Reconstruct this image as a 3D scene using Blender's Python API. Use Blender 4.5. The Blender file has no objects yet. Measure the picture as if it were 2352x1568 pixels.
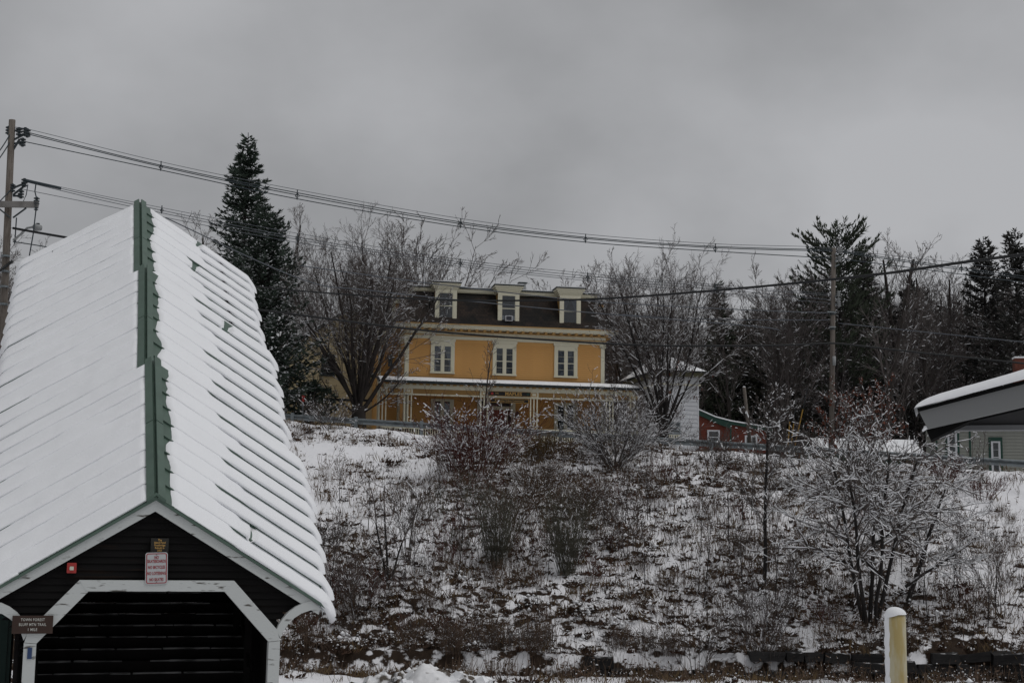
import bpy, math, random
import numpy as np
from mathutils import Vector, Matrix

random.seed(7); RNG = np.random.default_rng(11)
SC = bpy.context.scene; COL = SC.collection
R = math.radians

# ------------------------------------------------------------------ camera
PIT, ROL, FPX = R(7.8), R(0.8), 3270.0          # pixels of a 2352 wide picture
_f = Vector((0, math.cos(PIT), math.sin(PIT))); _r0 = Vector((1, 0, 0)); _u0 = Vector((0, -math.sin(PIT), math.cos(PIT)))
_r = math.cos(ROL)*_r0 + math.sin(ROL)*_u0; _u = math.cos(ROL)*_u0 - math.sin(ROL)*_r0
cam = bpy.data.objects.new('camera', bpy.data.cameras.new('camera')); COL.objects.link(cam)
cam.matrix_world = Matrix(((_r.x, _u.x, -_f.x, 0), (_r.y, _u.y, -_f.y, 0), (_r.z, _u.z, -_f.z, 0), (0, 0, 0, 1)))
cam.data.sensor_width = 36; cam.data.lens = 36*FPX/2352; cam.data.clip_end = 3000; cam.data.clip_start = 0.1
SC.camera = cam

# ------------------------------------------------------------------ sky, sun, exposure
SUN_EL, SUN_AZ = R(60), R(112)                   # soft light behind the cloud, high on the right
world = bpy.data.worlds.new('World'); SC.world = world; world.use_nodes = True
nt = world.node_tree; nt.nodes.clear()
def wn(t, **k):
    n = nt.nodes.new(t)
    for a, b in k.items(): setattr(n, a, b)
    return n
def wl(a, b): nt.links.new(a, b)
sky = wn('ShaderNodeTexSky', sky_type='NISHITA', sun_disc=False, sun_elevation=SUN_EL, sun_rotation=SUN_AZ)
tc = wn('ShaderNodeTexCoord'); sep = wn('ShaderNodeSeparateXYZ'); wl(tc.outputs['Generated'], sep.inputs[0])
za = wn('ShaderNodeMath', operation='ADD'); wl(sep.outputs[2], za.inputs[0]); za.inputs[1].default_value = 0.55
zm = wn('ShaderNodeMath', operation='MAXIMUM'); wl(za.outputs[0], zm.inputs[0]); zm.inputs[1].default_value = 0.1
dx = wn('ShaderNodeMath', operation='DIVIDE'); wl(sep.outputs[0], dx.inputs[0]); wl(zm.outputs[0], dx.inputs[1])
dy = wn('ShaderNodeMath', operation='DIVIDE'); wl(sep.outputs[1], dy.inputs[0]); wl(zm.outputs[0], dy.inputs[1])
cmb = wn('ShaderNodeCombineXYZ'); wl(dx.outputs[0], cmb.inputs[0]); wl(dy.outputs[0], cmb.inputs[1])
def wnoise(scale, detail, seed):
    m = wn('ShaderNodeMapping'); wl(cmb.outputs[0], m.inputs[0]); m.inputs['Location'].default_value = (seed, seed*1.7, 0)
    n = wn('ShaderNodeTexNoise'); wl(m.outputs[0], n.inputs['Vector'])
    n.inputs['Scale'].default_value = scale; n.inputs['Detail'].default_value = detail; n.inputs['Roughness'].default_value = 0.5
    return n.outputs[0]
n1 = wnoise(1.5, 2.5, 3.1); n2 = wnoise(4.0, 5, 8.4)
mx = wn('ShaderNodeMix', data_type='FLOAT'); mx.inputs[0].default_value = 0.35; wl(n1, mx.inputs[2]); wl(n2, mx.inputs[3])
xg = wn('ShaderNodeMath', operation='MULTIPLY_ADD'); wl(sep.outputs[0], xg.inputs[0]); xg.inputs[1].default_value = 0.13; wl(mx.outputs[0], xg.inputs[2])
ramp = wn('ShaderNodeValToRGB'); wl(xg.outputs[0], ramp.inputs[0])
ramp.color_ramp.elements[0].position = 0.38; ramp.color_ramp.elements[0].color = (0.212, 0.214, 0.219, 1)
ramp.color_ramp.elements[1].position = 0.62; ramp.color_ramp.elements[1].color = (0.385, 0.388, 0.40, 1)
gain = wn('ShaderNodeVectorMath', operation='SCALE'); wl(ramp.outputs[0], gain.inputs[0])
# an overcast sky brightens steadily from the horizon to the zenith
zg = wn('ShaderNodeMapRange'); wl(sep.outputs[2], zg.inputs[0]); zg.inputs[1].default_value = 0.3; zg.inputs[2].default_value = 1.0
zg.inputs[3].default_value = 11.5; zg.inputs[4].default_value = 15.0; wl(zg.outputs[0], gain.inputs[3])
mixs = wn('ShaderNodeMix', data_type='RGBA'); mixs.inputs[0].default_value = 0.97
wl(sky.outputs[0], mixs.inputs[6]); wl(gain.outputs[0], mixs.inputs[7])
bg = wn('ShaderNodeBackground'); bg.inputs[1].default_value = 0.1; wl(mixs.outputs[2], bg.inputs[0])
wo = wn('ShaderNodeOutputWorld'); wl(bg.outputs[0], wo.inputs[0])
sl = bpy.data.lights.new('sun', 'SUN'); sl.energy = 0.8; sl.angle = R(40); sl.color = (1.0, 0.985, 0.96)
sun = bpy.data.objects.new('sun', sl); COL.objects.link(sun)
sdir = Vector((math.sin(SUN_AZ)*math.cos(SUN_EL), math.cos(SUN_AZ)*math.cos(SUN_EL), math.sin(SUN_EL)))
sun.rotation_euler = sdir.to_track_quat('Z', 'Y').to_euler()
SC.view_settings.view_transform = 'Standard'; SC.view_settings.look = 'None'
SC.view_settings.exposure = 0.0; SC.view_settings.gamma = 1.0; SC.view_settings.use_curve_mapping = False

def ray(px, py): return _f + (px-1176)/FPX*_r + (784-py)/FPX*_u
def P(px, py, Y):
    d = ray(px, py); return d*(Y/d.y)

# ------------------------------------------------------------------ noise
_tab = np.random.default_rng(5).random((256, 256))
def vnoise(x, y):
    x = np.asarray(x, float); y = np.asarray(y, float)
    xi = np.floor(x).astype(int); yi = np.floor(y).astype(int); fx = x-xi; fy = y-yi
    fx = fx*fx*(3-2*fx); fy = fy*fy*(3-2*fy)
    a = _tab[xi & 255, yi & 255]; b = _tab[(xi+1) & 255, yi & 255]; c = _tab[xi & 255, (yi+1) & 255]; d = _tab[(xi+1) & 255, (yi+1) & 255]
    return (a*(1-fx)+b*fx)*(1-fy)+(c*(1-fx)+d*fx)*fy
def fbm(x, y, o=4):
    s = 0; a = 0.5; n = 0
    for i in range(o):
        s = s+a*vnoise(x*2**i+17.3*i, y*2**i+9.1*i); n += a; a *= 0.5
    return s/n
def sst(a, b, x):
    t = np.clip((np.asarray(x, float)-a)/(b-a), 0, 1); return t*t*(3-2*t)

# ------------------------------------------------------------------ materials
def mat(name, col, rough=0.8, var=0.0, vscale=3.0, col2=None, lo=0.4, hi=0.6, bump=0.0, bscale=20.0, snow=0.0, stretch=None, spec=0.3, metal=0.0, snowthr=0.35, coat=0):
    m = bpy.data.materials.new(name); m.use_nodes = True
    t = m.node_tree; b = t.nodes['Principled BSDF']; L = t.links.new
    b.inputs['Roughness'].default_value = rough; b.inputs['Specular IOR Level'].default_value = spec; b.inputs['Metallic'].default_value = metal
    tcn = t.nodes.new('ShaderNodeTexCoord'); vec = tcn.outputs['Object']
    if stretch:
        mp = t.nodes.new('ShaderNodeMapping'); L(vec, mp.inputs[0]); mp.inputs['Scale'].default_value = stretch; vec = mp.outputs[0]
    def noise(s, d=5.0):
        n = t.nodes.new('ShaderNodeTexNoise'); n.inputs['Scale'].default_value = s; n.inputs['Detail'].default_value = d; L(vec, n.inputs['Vector']); return n.outputs[0]
    cr = t.nodes.new('ShaderNodeValToRGB'); e = cr.color_ramp.elements
    if col2 is None:
        e[0].position = 0.3; e[1].position = 0.7
        e[0].color = tuple(c*(1-var) for c in col)+(1,); e[1].color = tuple(min(1, c*(1+var)) for c in col)+(1,)
    else:
        e[0].position = lo; e[1].position = hi; e[0].color = tuple(col)+(1,); e[1].color = tuple(col2)+(1,)
    L(noise(vscale), cr.inputs[0]); out = cr.outputs[0]
    if snow > 0:
        g = t.nodes.new('ShaderNodeNewGeometry'); sp = t.nodes.new('ShaderNodeSeparateXYZ'); L(g.outputs['Normal'], sp.inputs[0])
        mr = t.nodes.new('ShaderNodeMapRange'); L(sp.outputs[2], mr.inputs[0]); mr.inputs[1].default_value = snowthr; mr.inputs[2].default_value = snowthr+0.2
        nz = t.nodes.new('ShaderNodeTexNoise'); nz.inputs['Scale'].default_value = 2.5; nz.inputs['Detail'].default_value = 3; L(tcn.outputs['Object'], nz.inputs['Vector'])
        mr2 = t.nodes.new('ShaderNodeMapRange'); L(nz.outputs[0], mr2.inputs[0]); mr2.inputs[1].default_value = 0.75-0.5*snow; mr2.inputs[2].default_value = 0.85-0.5*snow
        mu = t.nodes.new('ShaderNodeMath'); mu.operation = 'MULTIPLY'; L(mr.outputs[0], mu.inputs[0]); L(mr2.outputs[0], mu.inputs[1])
        mi = t.nodes.new('ShaderNodeMix'); mi.data_type = 'RGBA'; L(mu.outputs[0], mi.inputs[0]); L(out, mi.inputs[6]); mi.inputs[7].default_value = (0.8, 0.8, 0.82, 1); out = mi.outputs[2]
    L(out, b.inputs['Base Color'])
    if bump > 0:
        bp = t.nodes.new('ShaderNodeBump'); bp.inputs['Strength'].default_value = bump; bp.inputs['Distance'].default_value = 0.02; L(noise(bscale, 6), bp.inputs['Height']); L(bp.outputs[0], b.inputs['Normal'])
    return m
M = {}
M['snow'] = mat('snow', (0.84, 0.85, 0.87), 0.7, 0.02, 1.5, bump=0.25, bscale=30, spec=0.15)
M['snow_dirty'] = mat('dirty_snow', (0.78, 0.78, 0.79), 0.8, 0, 2.6, (0.10, 0.085, 0.07), 0.49, 0.57, bump=0.6, bscale=9, spec=0.1)
M['green_metal'] = mat('green_metal', (0.072, 0.115, 0.090), 0.5, 0.12, 4, spec=0.4)
M['dark_board'] = mat('dark_board', (0.008, 0.0075, 0.0075), 0.8, 0, 1.6, (0.035, 0.018, 0.010), 0.6, 0.9, bump=0.3, bscale=12, stretch=(0.35, 6, 8), spec=0.1)
M['white_peel'] = mat('peeling_white_paint', (0.50, 0.52, 0.51), 0.7, 0, 3.0, (0.10, 0.095, 0.085), 0.60, 0.68, bump=0.3, bscale=18, stretch=(1.2, 1.2, 5))
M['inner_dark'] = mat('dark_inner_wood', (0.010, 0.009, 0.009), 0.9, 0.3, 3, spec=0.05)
M['yellow'] = mat('yellow_paint', (0.605, 0.332, 0.110), 0.6, 0.06, 0.8)
M['mustard'] = mat('mustard_paint', (0.44, 0.265, 0.095), 0.6, 0.06, 1)
M['cream'] = mat('cream_paint', (0.66, 0.63, 0.49), 0.55, 0, 2.5, (0.42, 0.39, 0.28), 0.62, 0.75)
M['slate'] = mat('dark_trim', (0.022, 0.03, 0.032), 0.5, 0.1)
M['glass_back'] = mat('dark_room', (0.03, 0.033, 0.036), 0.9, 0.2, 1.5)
M['curtain'] = mat('curtain', (0.27, 0.27, 0.31), 0.9, 0.12, 3)
M['shade'] = mat('window_shade', (0.12, 0.125, 0.15), 0.9, 0.12, 3)
M['red_door'] = mat('red_door', (0.17, 0.025, 0.012), 0.5, 0.15)
M['pale_yellow'] = mat('pale_yellow_siding', (0.56, 0.47, 0.29), 0.7, 0.08, 1)
M['white_siding'] = mat('white_siding', (0.52, 0.53, 0.55), 0.6, 0.05)
M['red_siding'] = mat('red_siding', (0.115, 0.026, 0.014), 0.7, 0.15)
M['green_trim'] = mat('green_trim', (0.012, 0.045, 0.032), 0.5, 0.1)
M['grey_siding'] = mat('grey_green_siding', (0.235, 0.24, 0.215), 0.7, 0.06)
M['galv'] = mat('galvanised_steel', (0.20, 0.225, 0.235), 0.45, 0, 3, (0.12, 0.135, 0.145), 0.45, 0.7, metal=0.5, snow=0.35, snowthr=0.8)
M['wood_pole'] = mat('weathered_pole', (0.165, 0.145, 0.126), 0.85, 0, 3, (0.095, 0.078, 0.066), 0.4, 0.7, stretch=(6, 6, 0.5), bump=0.4)
M['grey_wood'] = mat('grey_wood', (0.2, 0.19, 0.18), 0.85, 0.2, 3, snow=0.3, snowthr=0.8)
M['wire'] = mat('cable', (0.030, 0.042, 0.050), 0.5)
M['wire_pale'] = mat('pale_wire', (0.09, 0.10, 0.115), 0.5)
M['wire_black'] = mat('black_cable', (0.012, 0.013, 0.014), 0.6, snow=0.25, snowthr=0.75)
M['insul'] = mat('insulator', (0.035, 0.045, 0.05), 0.35)
M['lampgrey'] = mat('lamp_grey', (0.28, 0.29, 0.29), 0.5)
M['bark'] = mat('grey_bark', (0.036, 0.030, 0.027), 0.9, 0.35, 2, snow=0.30, snowthr=0.25)
M['twig'] = mat('grey_twig', (0.094, 0.079, 0.073), 0.9, 0.3, 1.5, snow=0.2, snowthr=0.4)
M['twig_far'] = mat('far_twig', (0.105, 0.091, 0.086), 0.9, 0.3, 0.8, snow=0.24, snowthr=0.4)
M['bark_dark'] = mat('wet_bark', (0.022, 0.019, 0.018), 0.9, 0.35, 2, snow=0.35, snowthr=0.25)
M['red_twig'] = mat('red_twig', (0.085, 0.026, 0.020), 0.8, 0.35, 2, snow=0.12)
M['willow'] = mat('willow_stem', (0.082, 0.078, 0.058), 0.85, 0.3, 2)
M['spruce'] = mat('spruce_needles', (0.034, 0.049, 0.036), 0.8, 0.4, 1.2)
M['pine'] = mat('pine_needles', (0.042, 0.053, 0.034), 0.8, 0.4, 1.2)
M['hemlock'] = mat('hemlock_needles', (0.042, 0.044, 0.030), 0.8, 0.4, 1.2)
M['conifer_dark'] = mat('dark_conifer_needles', (0.042, 0.041, 0.037), 0.8, 0.4, 1.2)
M['rust_leaf'] = mat('rust_leaf', (0.11, 0.033, 0.018), 0.8, 0.4, 2)
M['weed'] = mat('dead_weed', (0.098, 0.066, 0.046), 0.9, 0.4, 3)
M['litter'] = mat('dead_leaf_clump', (0.028, 0.018, 0.013), 0.9, 0, 1.2, (0.075, 0.040, 0.024), 0.38, 0.66)
M['straw'] = mat('straw', (0.12, 0.08, 0.038), 0.9, 0.3, 2)
M['stone'] = mat('dark_stone', (0.017, 0.016, 0.016), 0.9, 0.4, 2.5, bump=0.8, bscale=6, snow=0.28, snowthr=0.6)
M['bollard'] = mat('worn_yellow_paint', (0.42, 0.33, 0.14), 0.6, 0, 3.2, (0.50, 0.46, 0.32), 0.42, 0.56, bump=0.2, bscale=14, stretch=(3, 3, 0.7))
M['fascia'] = mat('white_fascia', (0.20, 0.205, 0.205), 0.6, 0, 6, (0.12, 0.11, 0.10), 0.74, 0.80)
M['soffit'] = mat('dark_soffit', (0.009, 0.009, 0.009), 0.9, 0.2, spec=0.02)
M['gable_grey'] = mat('dark_grey_panel', (0.07, 0.07, 0.072), 0.8, 0.1)
M['beam_grey'] = mat('grey_beam', (0.16, 0.165, 0.17), 0.6, 0.1)
M['sign_white'] = mat('sign_white', (0.44, 0.45, 0.455), 0.5, 0.04)
M['sign_red'] = mat('sign_red', (0.30, 0.035, 0.04), 0.5, 0.05)
M['sign_brown'] = mat('sign_brown', (0.040, 0.022, 0.016), 0.6, 0.15)
M['sign_black'] = mat('sign_black', (0.012, 0.012, 0.012), 0.5, 0.1)
M['sign_plaque'] = mat('plaque', (0.018, 0.017, 0.014), 0.4, 0.2)
M['gold'] = mat('gold_paint', (0.50, 0.30, 0.09), 0.5, 0.05)
M['letter'] = mat('pale_letter', (0.50, 0.50, 0.46), 0.6, 0.05)
M['alarm_red'] = mat('alarm_red', (0.35, 0.035, 0.03), 0.4, 0.05)
M['alarm_lens'] = mat('alarm_lens', (0.5, 0.5, 0.42), 0.25, 0.1)
M['blue'] = mat('blue_blaze', (0.03, 0.055, 0.13), 0.7, 0.1)
M['dk_green'] = mat('dark_green_panel', (0.008, 0.028, 0.022), 0.5, 0.1)
M['brick'] = mat('red_brick', (0.13, 0.045, 0.03), 0.85, 0.25, 6)
M['yel_plastic'] = mat('yellow_plastic', (0.36, 0.21, 0.04), 0.5, 0.1)
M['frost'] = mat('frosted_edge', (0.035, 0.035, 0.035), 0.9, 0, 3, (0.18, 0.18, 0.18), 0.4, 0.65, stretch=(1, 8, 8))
M['olive'] = mat('olive_trim', (0.09, 0.085, 0.045), 0.7, 0.1)
M['ice'] = mat('ice', (0.55, 0.58, 0.6), 0.15, 0.1, spec=0.6)

def glassmat():
    m = bpy.data.materials.new('window_glass'); m.use_nodes = True; t = m.node_tree; t.nodes.clear()
    a = t.nodes.new('ShaderNodeBsdfTransparent'); a.inputs[0].default_value = (0.8, 0.84, 0.86, 1)
    g = t.nodes.new('ShaderNodeBsdfGlossy'); g.inputs['Roughness'].default_value = 0.03
    fr = t.nodes.new('ShaderNodeFresnel'); fr.inputs[0].default_value = 1.6
    mi = t.nodes.new('ShaderNodeMixShader'); o = t.nodes.new('ShaderNodeOutputMaterial')
    ad = t.nodes.new('ShaderNodeMath'); ad.operation = 'ADD'; ad.inputs[1].default_value = 0.0
    t.links.new(fr.outputs[0], ad.inputs[0]); t.links.new(ad.outputs[0], mi.inputs[0]); t.links.new(a.outputs[0], mi.inputs[1]); t.links.new(g.outputs[0], mi.inputs[2]); t.links.new(mi.outputs[0], o.inputs[0])
    return m
M['glass'] = glassmat()

def shinglemat():
    m = mat('mansard_shingle', (0.021, 0.0165, 0.0145), 0.85, 0, 0.8, (0.0095, 0.009, 0.009), 0.48, 0.55)
    t = m.node_tree; b = t.nodes['Principled BSDF']; L = t.links.new
    tcn = t.nodes.new('ShaderNodeTexCoord'); mp = t.nodes.new('ShaderNodeMapping'); L(tcn.outputs['Object'], mp.inputs[0]); mp.inputs['Rotation'].default_value = (R(-90), 0, 0)
    br = t.nodes.new('ShaderNodeTexBrick'); L(mp.outputs[0], br.inputs[0]); br.inputs['Scale'].default_value = 1.0
    br.inputs['Brick Width'].default_value = 0.2; br.inputs['Row Height'].default_value = 0.14; br.inputs['Mortar Size'].default_value = 0.012
    br.inputs['Color1'].default_value = (1.7, 1.45, 1.2, 1); br.inputs['Color2'].default_value = (0.8, 0.75, 0.7, 1); br.inputs['Mortar'].default_value = (0.45, 0.45, 0.45, 1)
    mu = t.nodes.new('ShaderNodeMix'); mu.data_type = 'RGBA'; mu.blend_type = 'MULTIPLY'; mu.inputs[0].default_value = 1
    src = b.inputs['Base Color'].links[0].from_socket; L(src, mu.inputs[6]); L(br.outputs[0], mu.inputs[7]); L(mu.outputs[2], b.inputs['Base Color'])
    return m
M['shingle'] = shinglemat()

# ------------------------------------------------------------------ mesh helpers
def mesh(name, V, F, smooth=False):
    """V (n,3) array; F an (m,k) int array or a list of polygons"""
    me = bpy.data.meshes.new(name)
    V = np.asarray(V, np.float32).reshape(-1, 3)
    if isinstance(F, np.ndarray):
        k = F.shape[1]; m = F.shape[0]
        me.vertices.add(len(V)); me.vertices.foreach_set('co', V.ravel())
        me.loops.add(m*k); me.loops.foreach_set('vertex_index', F.astype(np.int32).ravel())
        me.polygons.add(m); me.polygons.foreach_set('loop_start', np.arange(0, m*k, k, dtype=np.int32)); me.polygons.foreach_set('loop_total', np.full(m, k, np.int32))
        me.update(calc_edges=True)
    else:
        me.from_pydata(V.tolist(), [], F); me.update()
    if smooth: me.polygons.foreach_set('use_smooth', np.ones(len(me.polygons), bool))
    return me
def obj(name, me, m=None, parent=None):
    if m is not None and not me.materials: me.materials.append(M[m] if isinstance(m, str) else m)
    o = bpy.data.objects.new(name, me); COL.objects.link(o)
    if parent is not None: o.parent = parent
    return o
def tag(o, label=None, cat=None, group=None, kind=None):
    for k, v in (('label', label), ('category', cat), ('group', group), ('kind', kind)):
        if v: o[k] = v
    return o
def thing(name, loc, label, cat, group=None, rz=0.0):
    o = bpy.data.objects.new(name, None); COL.objects.link(o); o.location = loc; o.rotation_euler = (0, 0, rz); o.empty_display_size = 0.2
    return tag(o, label, cat, group)
class MB:
    def __init__(s): s.v = []; s.f = []
    def add(s, V, F):
        b = len(s.v); s.v += [tuple(p) for p in V]; s.f += [tuple(i+b for i in f) for f in F]; return s
    def box(s, x0, x1, y0, y1, z0, z1):
        return s.add([(x0, y0, z0), (x1, y0, z0), (x1, y1, z0), (x0, y1, z0), (x0, y0, z1), (x1, y0, z1), (x1, y1, z1), (x0, y1, z1)],
                     [(0, 3, 2, 1), (4, 5, 6, 7), (0, 1, 5, 4), (1, 2, 6, 5), (2, 3, 7, 6), (3, 0, 4, 7)])
    def prism(s, poly, a, b, ax='y'):
        """poly in the two other axes (x,z for y; y,z for x; x,y for z), extruded from a to b"""
        def pt(p, t): return (p[0], t, p[1]) if ax == 'y' else ((t, p[0], p[1]) if ax == 'x' else (p[0], p[1], t))
        n = len(poly)
        return s.add([pt(p, a) for p in poly]+[pt(p, b) for p in poly], [tuple(range(n)), tuple(range(2*n-1, n-1, -1))]+[(i, i+n, (i+1) % n+n, (i+1) % n) for i in range(n)])
    def tube(s, pts, rs, n=6, cap=True):
        pts = [Vector(p) for p in pts]; b = len(s.v)
        if not isinstance(rs, (list, tuple)): rs = [rs]*len(pts)
        for i, p in enumerate(pts):
            d = (pts[min(i+1, len(pts)-1)]-pts[max(i-1, 0)]).normalized()
            a = d.cross(Vector((0, 0, 1)) if abs(d.z) < 0.95 else Vector((1, 0, 0))).normalized(); c = d.cross(a)
            for k in range(n):
                t = 2*math.pi*k/n; s.v.append(tuple(p+(a*math.cos(t)+c*math.sin(t))*rs[i]))
        for i in range(len(pts)-1):
            for k in range(n): s.f.append((b+i*n+k, b+i*n+(k+1) % n, b+(i+1)*n+(k+1) % n, b+(i+1)*n+k))
        if cap:
            s.f.append(tuple(b+k for k in range(n-1, -1, -1))); s.f.append(tuple(b+(len(pts)-1)*n+k for k in range(n)))
        return s
    def build(s, name, m, parent=None, smooth=False): return obj(name, mesh(name, s.v, s.f, smooth), m, parent)
def box(name, m, parent, *a): return MB().box(*a).build(name, m, parent)
def text(body, name, m, parent, loc, size, rot=(R(90), 0, 0), ext=0.003, sx=1.0, sy=1.0, bold=0.0, spacing=1.0):
    c = bpy.data.curves.new(name, 'FONT'); c.body = body; c.size = size; c.align_x = 'CENTER'; c.align_y = 'CENTER'; c.extrude = ext; c.offset = bold; c.space_character = spacing; c.resolution_u = 2
    t = bpy.data.objects.new('tmp', c); COL.objects.link(t)
    dg = bpy.context.evaluated_depsgraph_get(); me = bpy.data.meshes.new_from_object(t.evaluated_get(dg)); bpy.data.objects.remove(t)
    me.materials.clear(); o = obj(name, me, m, parent); o.location = loc; o.rotation_euler = rot; o.scale = (sx, sy, 1); return o
def segs_mesh(name, A, B, RA, RB, n, smooth=True):
    """many separate open tubes as one mesh"""
    A = np.asarray(A, float).reshape(-1, 3); B = np.asarray(B, float).reshape(-1, 3); RA = np.asarray(RA, float); RB = np.asarray(RB, float)
    d = B-A; d /= np.linalg.norm(d, axis=1, keepdims=True)+1e-9
    ref = np.where(np.abs(d[:, 2:3]) < 0.9, np.array([[0, 0, 1.]]), np.array([[1., 0, 0]]))
    a = np.cross(d, ref); a /= np.linalg.norm(a, axis=1, keepdims=True)+1e-9; c = np.cross(a, d)
    m = len(A); V = np.empty((m, 2*n, 3))
    for k in range(n):
        t = 2*math.pi*k/n+math.pi/2; o = a*math.cos(t)+c*math.sin(t)
        V[:, k] = A+o*RA[:, None]; V[:, n+k] = B+o*RB[:, None]
    base = (np.arange(m)*2*n)[:, None]
    F = np.concatenate([base+np.array([[k, (k+1) % n, n+(k+1) % n, n+k]]) for k in range(n)], 0)
    return mesh(name, V.reshape(-1, 3), F, smooth)
def leaf_mesh(name, C, D, W, L):
    """diamond leaves: centre-base C, unit direction D, width vector W, length L"""
    C = np.asarray(C); D = np.asarray(D); W = np.asarray(W); L = np.asarray(L)[:, None]
    V = np.stack([C, C+D*L*0.45+W, C+D*L, C+D*L*0.45-W], 1)
    return mesh(name, V.reshape(-1, 3), np.arange(len(C)*4).reshape(-1, 4))
def copy_tree(o, parent=None):
    c = o.copy(); COL.objects.link(c)
    if parent is not None: c.parent = parent
    for ch in list(o.children): copy_tree(ch, c)
    return c

# ------------------------------------------------------------------ terrain
def rail_y(x): return 72.0-0.38*np.clip(x, -40, 45)
def top_z(x): return 4.78-0.0775*np.clip(x, -40, 40)
BASE_Y = 45.0
def cover(x, y):
    """how thickly the bank is grown with dead plants, 0..1"""
    sx = 1176+FPX*np.asarray(x)/np.asarray(y); s = (np.asarray(y)-BASE_Y)/(rail_y(x)-1.5-BASE_Y)
    c = 0.66+0.0*sx
    c = c+0.30*sst(0.42, 0.05, s)*(0.55+0.45*sst(2350, 2150, sx))+0.12*sst(1150, 900, sx)*sst(0.32, 0.1, s)
    c = c-0.36*sst(1130, 960, sx)*sst(0.22, 0.4, s)
    c = c-0.34*sst(2080, 2260, sx)*sst(0.15, 0.35, s)
    c = c+0.25*sst(950, 1100, sx)*sst(1420, 1250, sx)*sst(0.3, 0.5, s)
    return np.clip(c+1.0*(fbm(np.asarray(x)*0.30, np.asarray(y)*0.30, 4)-0.5), 0, 1.2)
def ground(x, y):
    x = np.asarray(x, float); y = np.asarray(y, float)
    yt = rail_y(x)-1.2; s = np.clip((y-BASE_Y)/(yt-BASE_Y), 0, 1)
    zb = -3.55; zt = top_z(x)
    z = np.where(y < BASE_Y, -4.25+0*x, zb+(zt-zb)*(1-(1-s)**1.25))
    near = -1.9-1.25*sst(11, 19, y); z = np.where(y < 26.5, near, z); z = np.where((y >= 26.5) & (y < 31), -3.15-1.1*sst(26.5, 31, y), z)
    beyond = np.maximum(y-yt, 0)
    z = z+np.where(y > yt, 0.045*np.clip(beyond-9, 0, 40)+0.03*np.maximum(beyond-60, 0), 0)
    onb = sst(BASE_Y-1, BASE_Y+2, y)*sst(yt+2, yt-1, y)
    z = z+onb*(1.1*(fbm(x*0.16, y*0.16, 3)-0.5)+0.34*(fbm(x*0.9+5, y*0.9, 3)-0.5)+0.16*(vnoise(x*3.1, y*3.1)-0.5)*np.clip(cover(x, y), 0.2, 1))
    z = z+(1-onb)*(0.12*(fbm(x*0.5, y*0.5, 3)-0.5)+0.5*sst(37, 40, y)*sst(46, 44, y)*(fbm(x*0.8+3, y*0.8, 4)-0.45))
    return z
xs = np.unique(np.concatenate([np.linspace(-400, -60, 18), np.linspace(-60, -22, 40), np.arange(-22, 34, 0.19), np.linspace(34, 70, 40), np.linspace(70, 400, 18)]))
ys = np.unique(np.concatenate([np.linspace(-60, 0, 8), np.arange(0, 44, 0.8), np.arange(44, 80, 0.19), np.linspace(80, 140, 40), np.linspace(140, 900, 24)]))
GX, GY = np.meshgrid(xs, ys); GZ = ground(GX, GY)
nx, ny = len(xs), len(ys); idx = np.arange(nx*ny).reshape(ny, nx)
gF = np.stack([idx[:-1, :-1], idx[:-1, 1:], idx[1:, 1:], idx[1:, :-1]], -1).reshape(-1, 4)
gme = mesh('ground', np.stack([GX, GY, GZ], -1).reshape(-1, 3), gF, True)
at = gme.attributes.new('cover', 'FLOAT', 'POINT'); cv = cover(GX, np.maximum(GY, 1.0)); cv = np.where((GY > BASE_Y-0.5) & (GY < rail_y(GX)-0.5), cv, 0.15)+np.where((GY > BASE_Y-1.0) & (GY < BASE_Y+0.9), 0.25+0.9*sst(5, 12, GX), 0.0)*sst(0.3, 0.6, fbm(GX*0.7, GY*0.7, 3)); at.data.foreach_set('value', cv.ravel().astype(np.float32))
def groundmat():
    m = bpy.data.materials.new('snowy_ground'); m.use_nodes = True; t = m.node_tree; b = t.nodes['Principled BSDF']; L = t.links.new
    b.inputs['Roughness'].default_value = 0.85; b.inputs['Specular IOR Level'].default_value = 0.1
    tcn = t.nodes.new('ShaderNodeTexCoord')
    def noise(s, d):
        n = t.nodes.new('ShaderNodeTexNoise'); n.inputs['Scale'].default_value = s; n.inputs['Detail'].default_value = d; L(tcn.outputs['Object'], n.inputs['Vector']); return n.outputs[0]
    a = t.nodes.new('ShaderNodeAttribute'); a.attribute_name = 'cover'
    m1 = t.nodes.new('ShaderNodeMath'); m1.operation = 'MULTIPLY_ADD'; L(a.outputs['Fac'], m1.inputs[0]); m1.inputs[1].default_value = 0.22; L(noise(2.3, 7), m1.inputs[2])
    mr = t.nodes.new('ShaderNodeMapRange'); L(m1.outputs[0], mr.inputs[0]); mr.inputs[1].default_value = 0.72; mr.inputs[2].default_value = 0.79
    soil = t.nodes.new('ShaderNodeValToRGB'); L(noise(5, 4), soil.inputs[0]); soil.color_ramp.elements[0].color = (0.014, 0.010, 0.008, 1); soil.color_ramp.elements[1].color = (0.055, 0.037, 0.026, 1)
    mi = t.nodes.new('ShaderNodeMix'); mi.data_type = 'RGBA'; L(mr.outputs[0], mi.inputs[0]); mi.inputs[6].default_value = (0.82, 0.82, 0.845, 1); L(soil.outputs[0], mi.inputs[7]); L(mi.outputs[2], b.inputs['Base Color'])
    bp = t.nodes.new('ShaderNodeBump'); bp.inputs['Strength'].default_value = 0.5; bp.inputs['Distance'].default_value = 0.08; L(noise(6, 5), bp.inputs['Height']); L(bp.outputs[0], b.inputs['Normal'])
    return m
gm = groundmat(); gobj = obj('ground', gme, gm); tag(gobj, 'snow covered ground and weedy bank rising to the road', None, None, 'structure')
def gz(x, y): return float(ground(np.array([x]), np.array([y]))[0])
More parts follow.
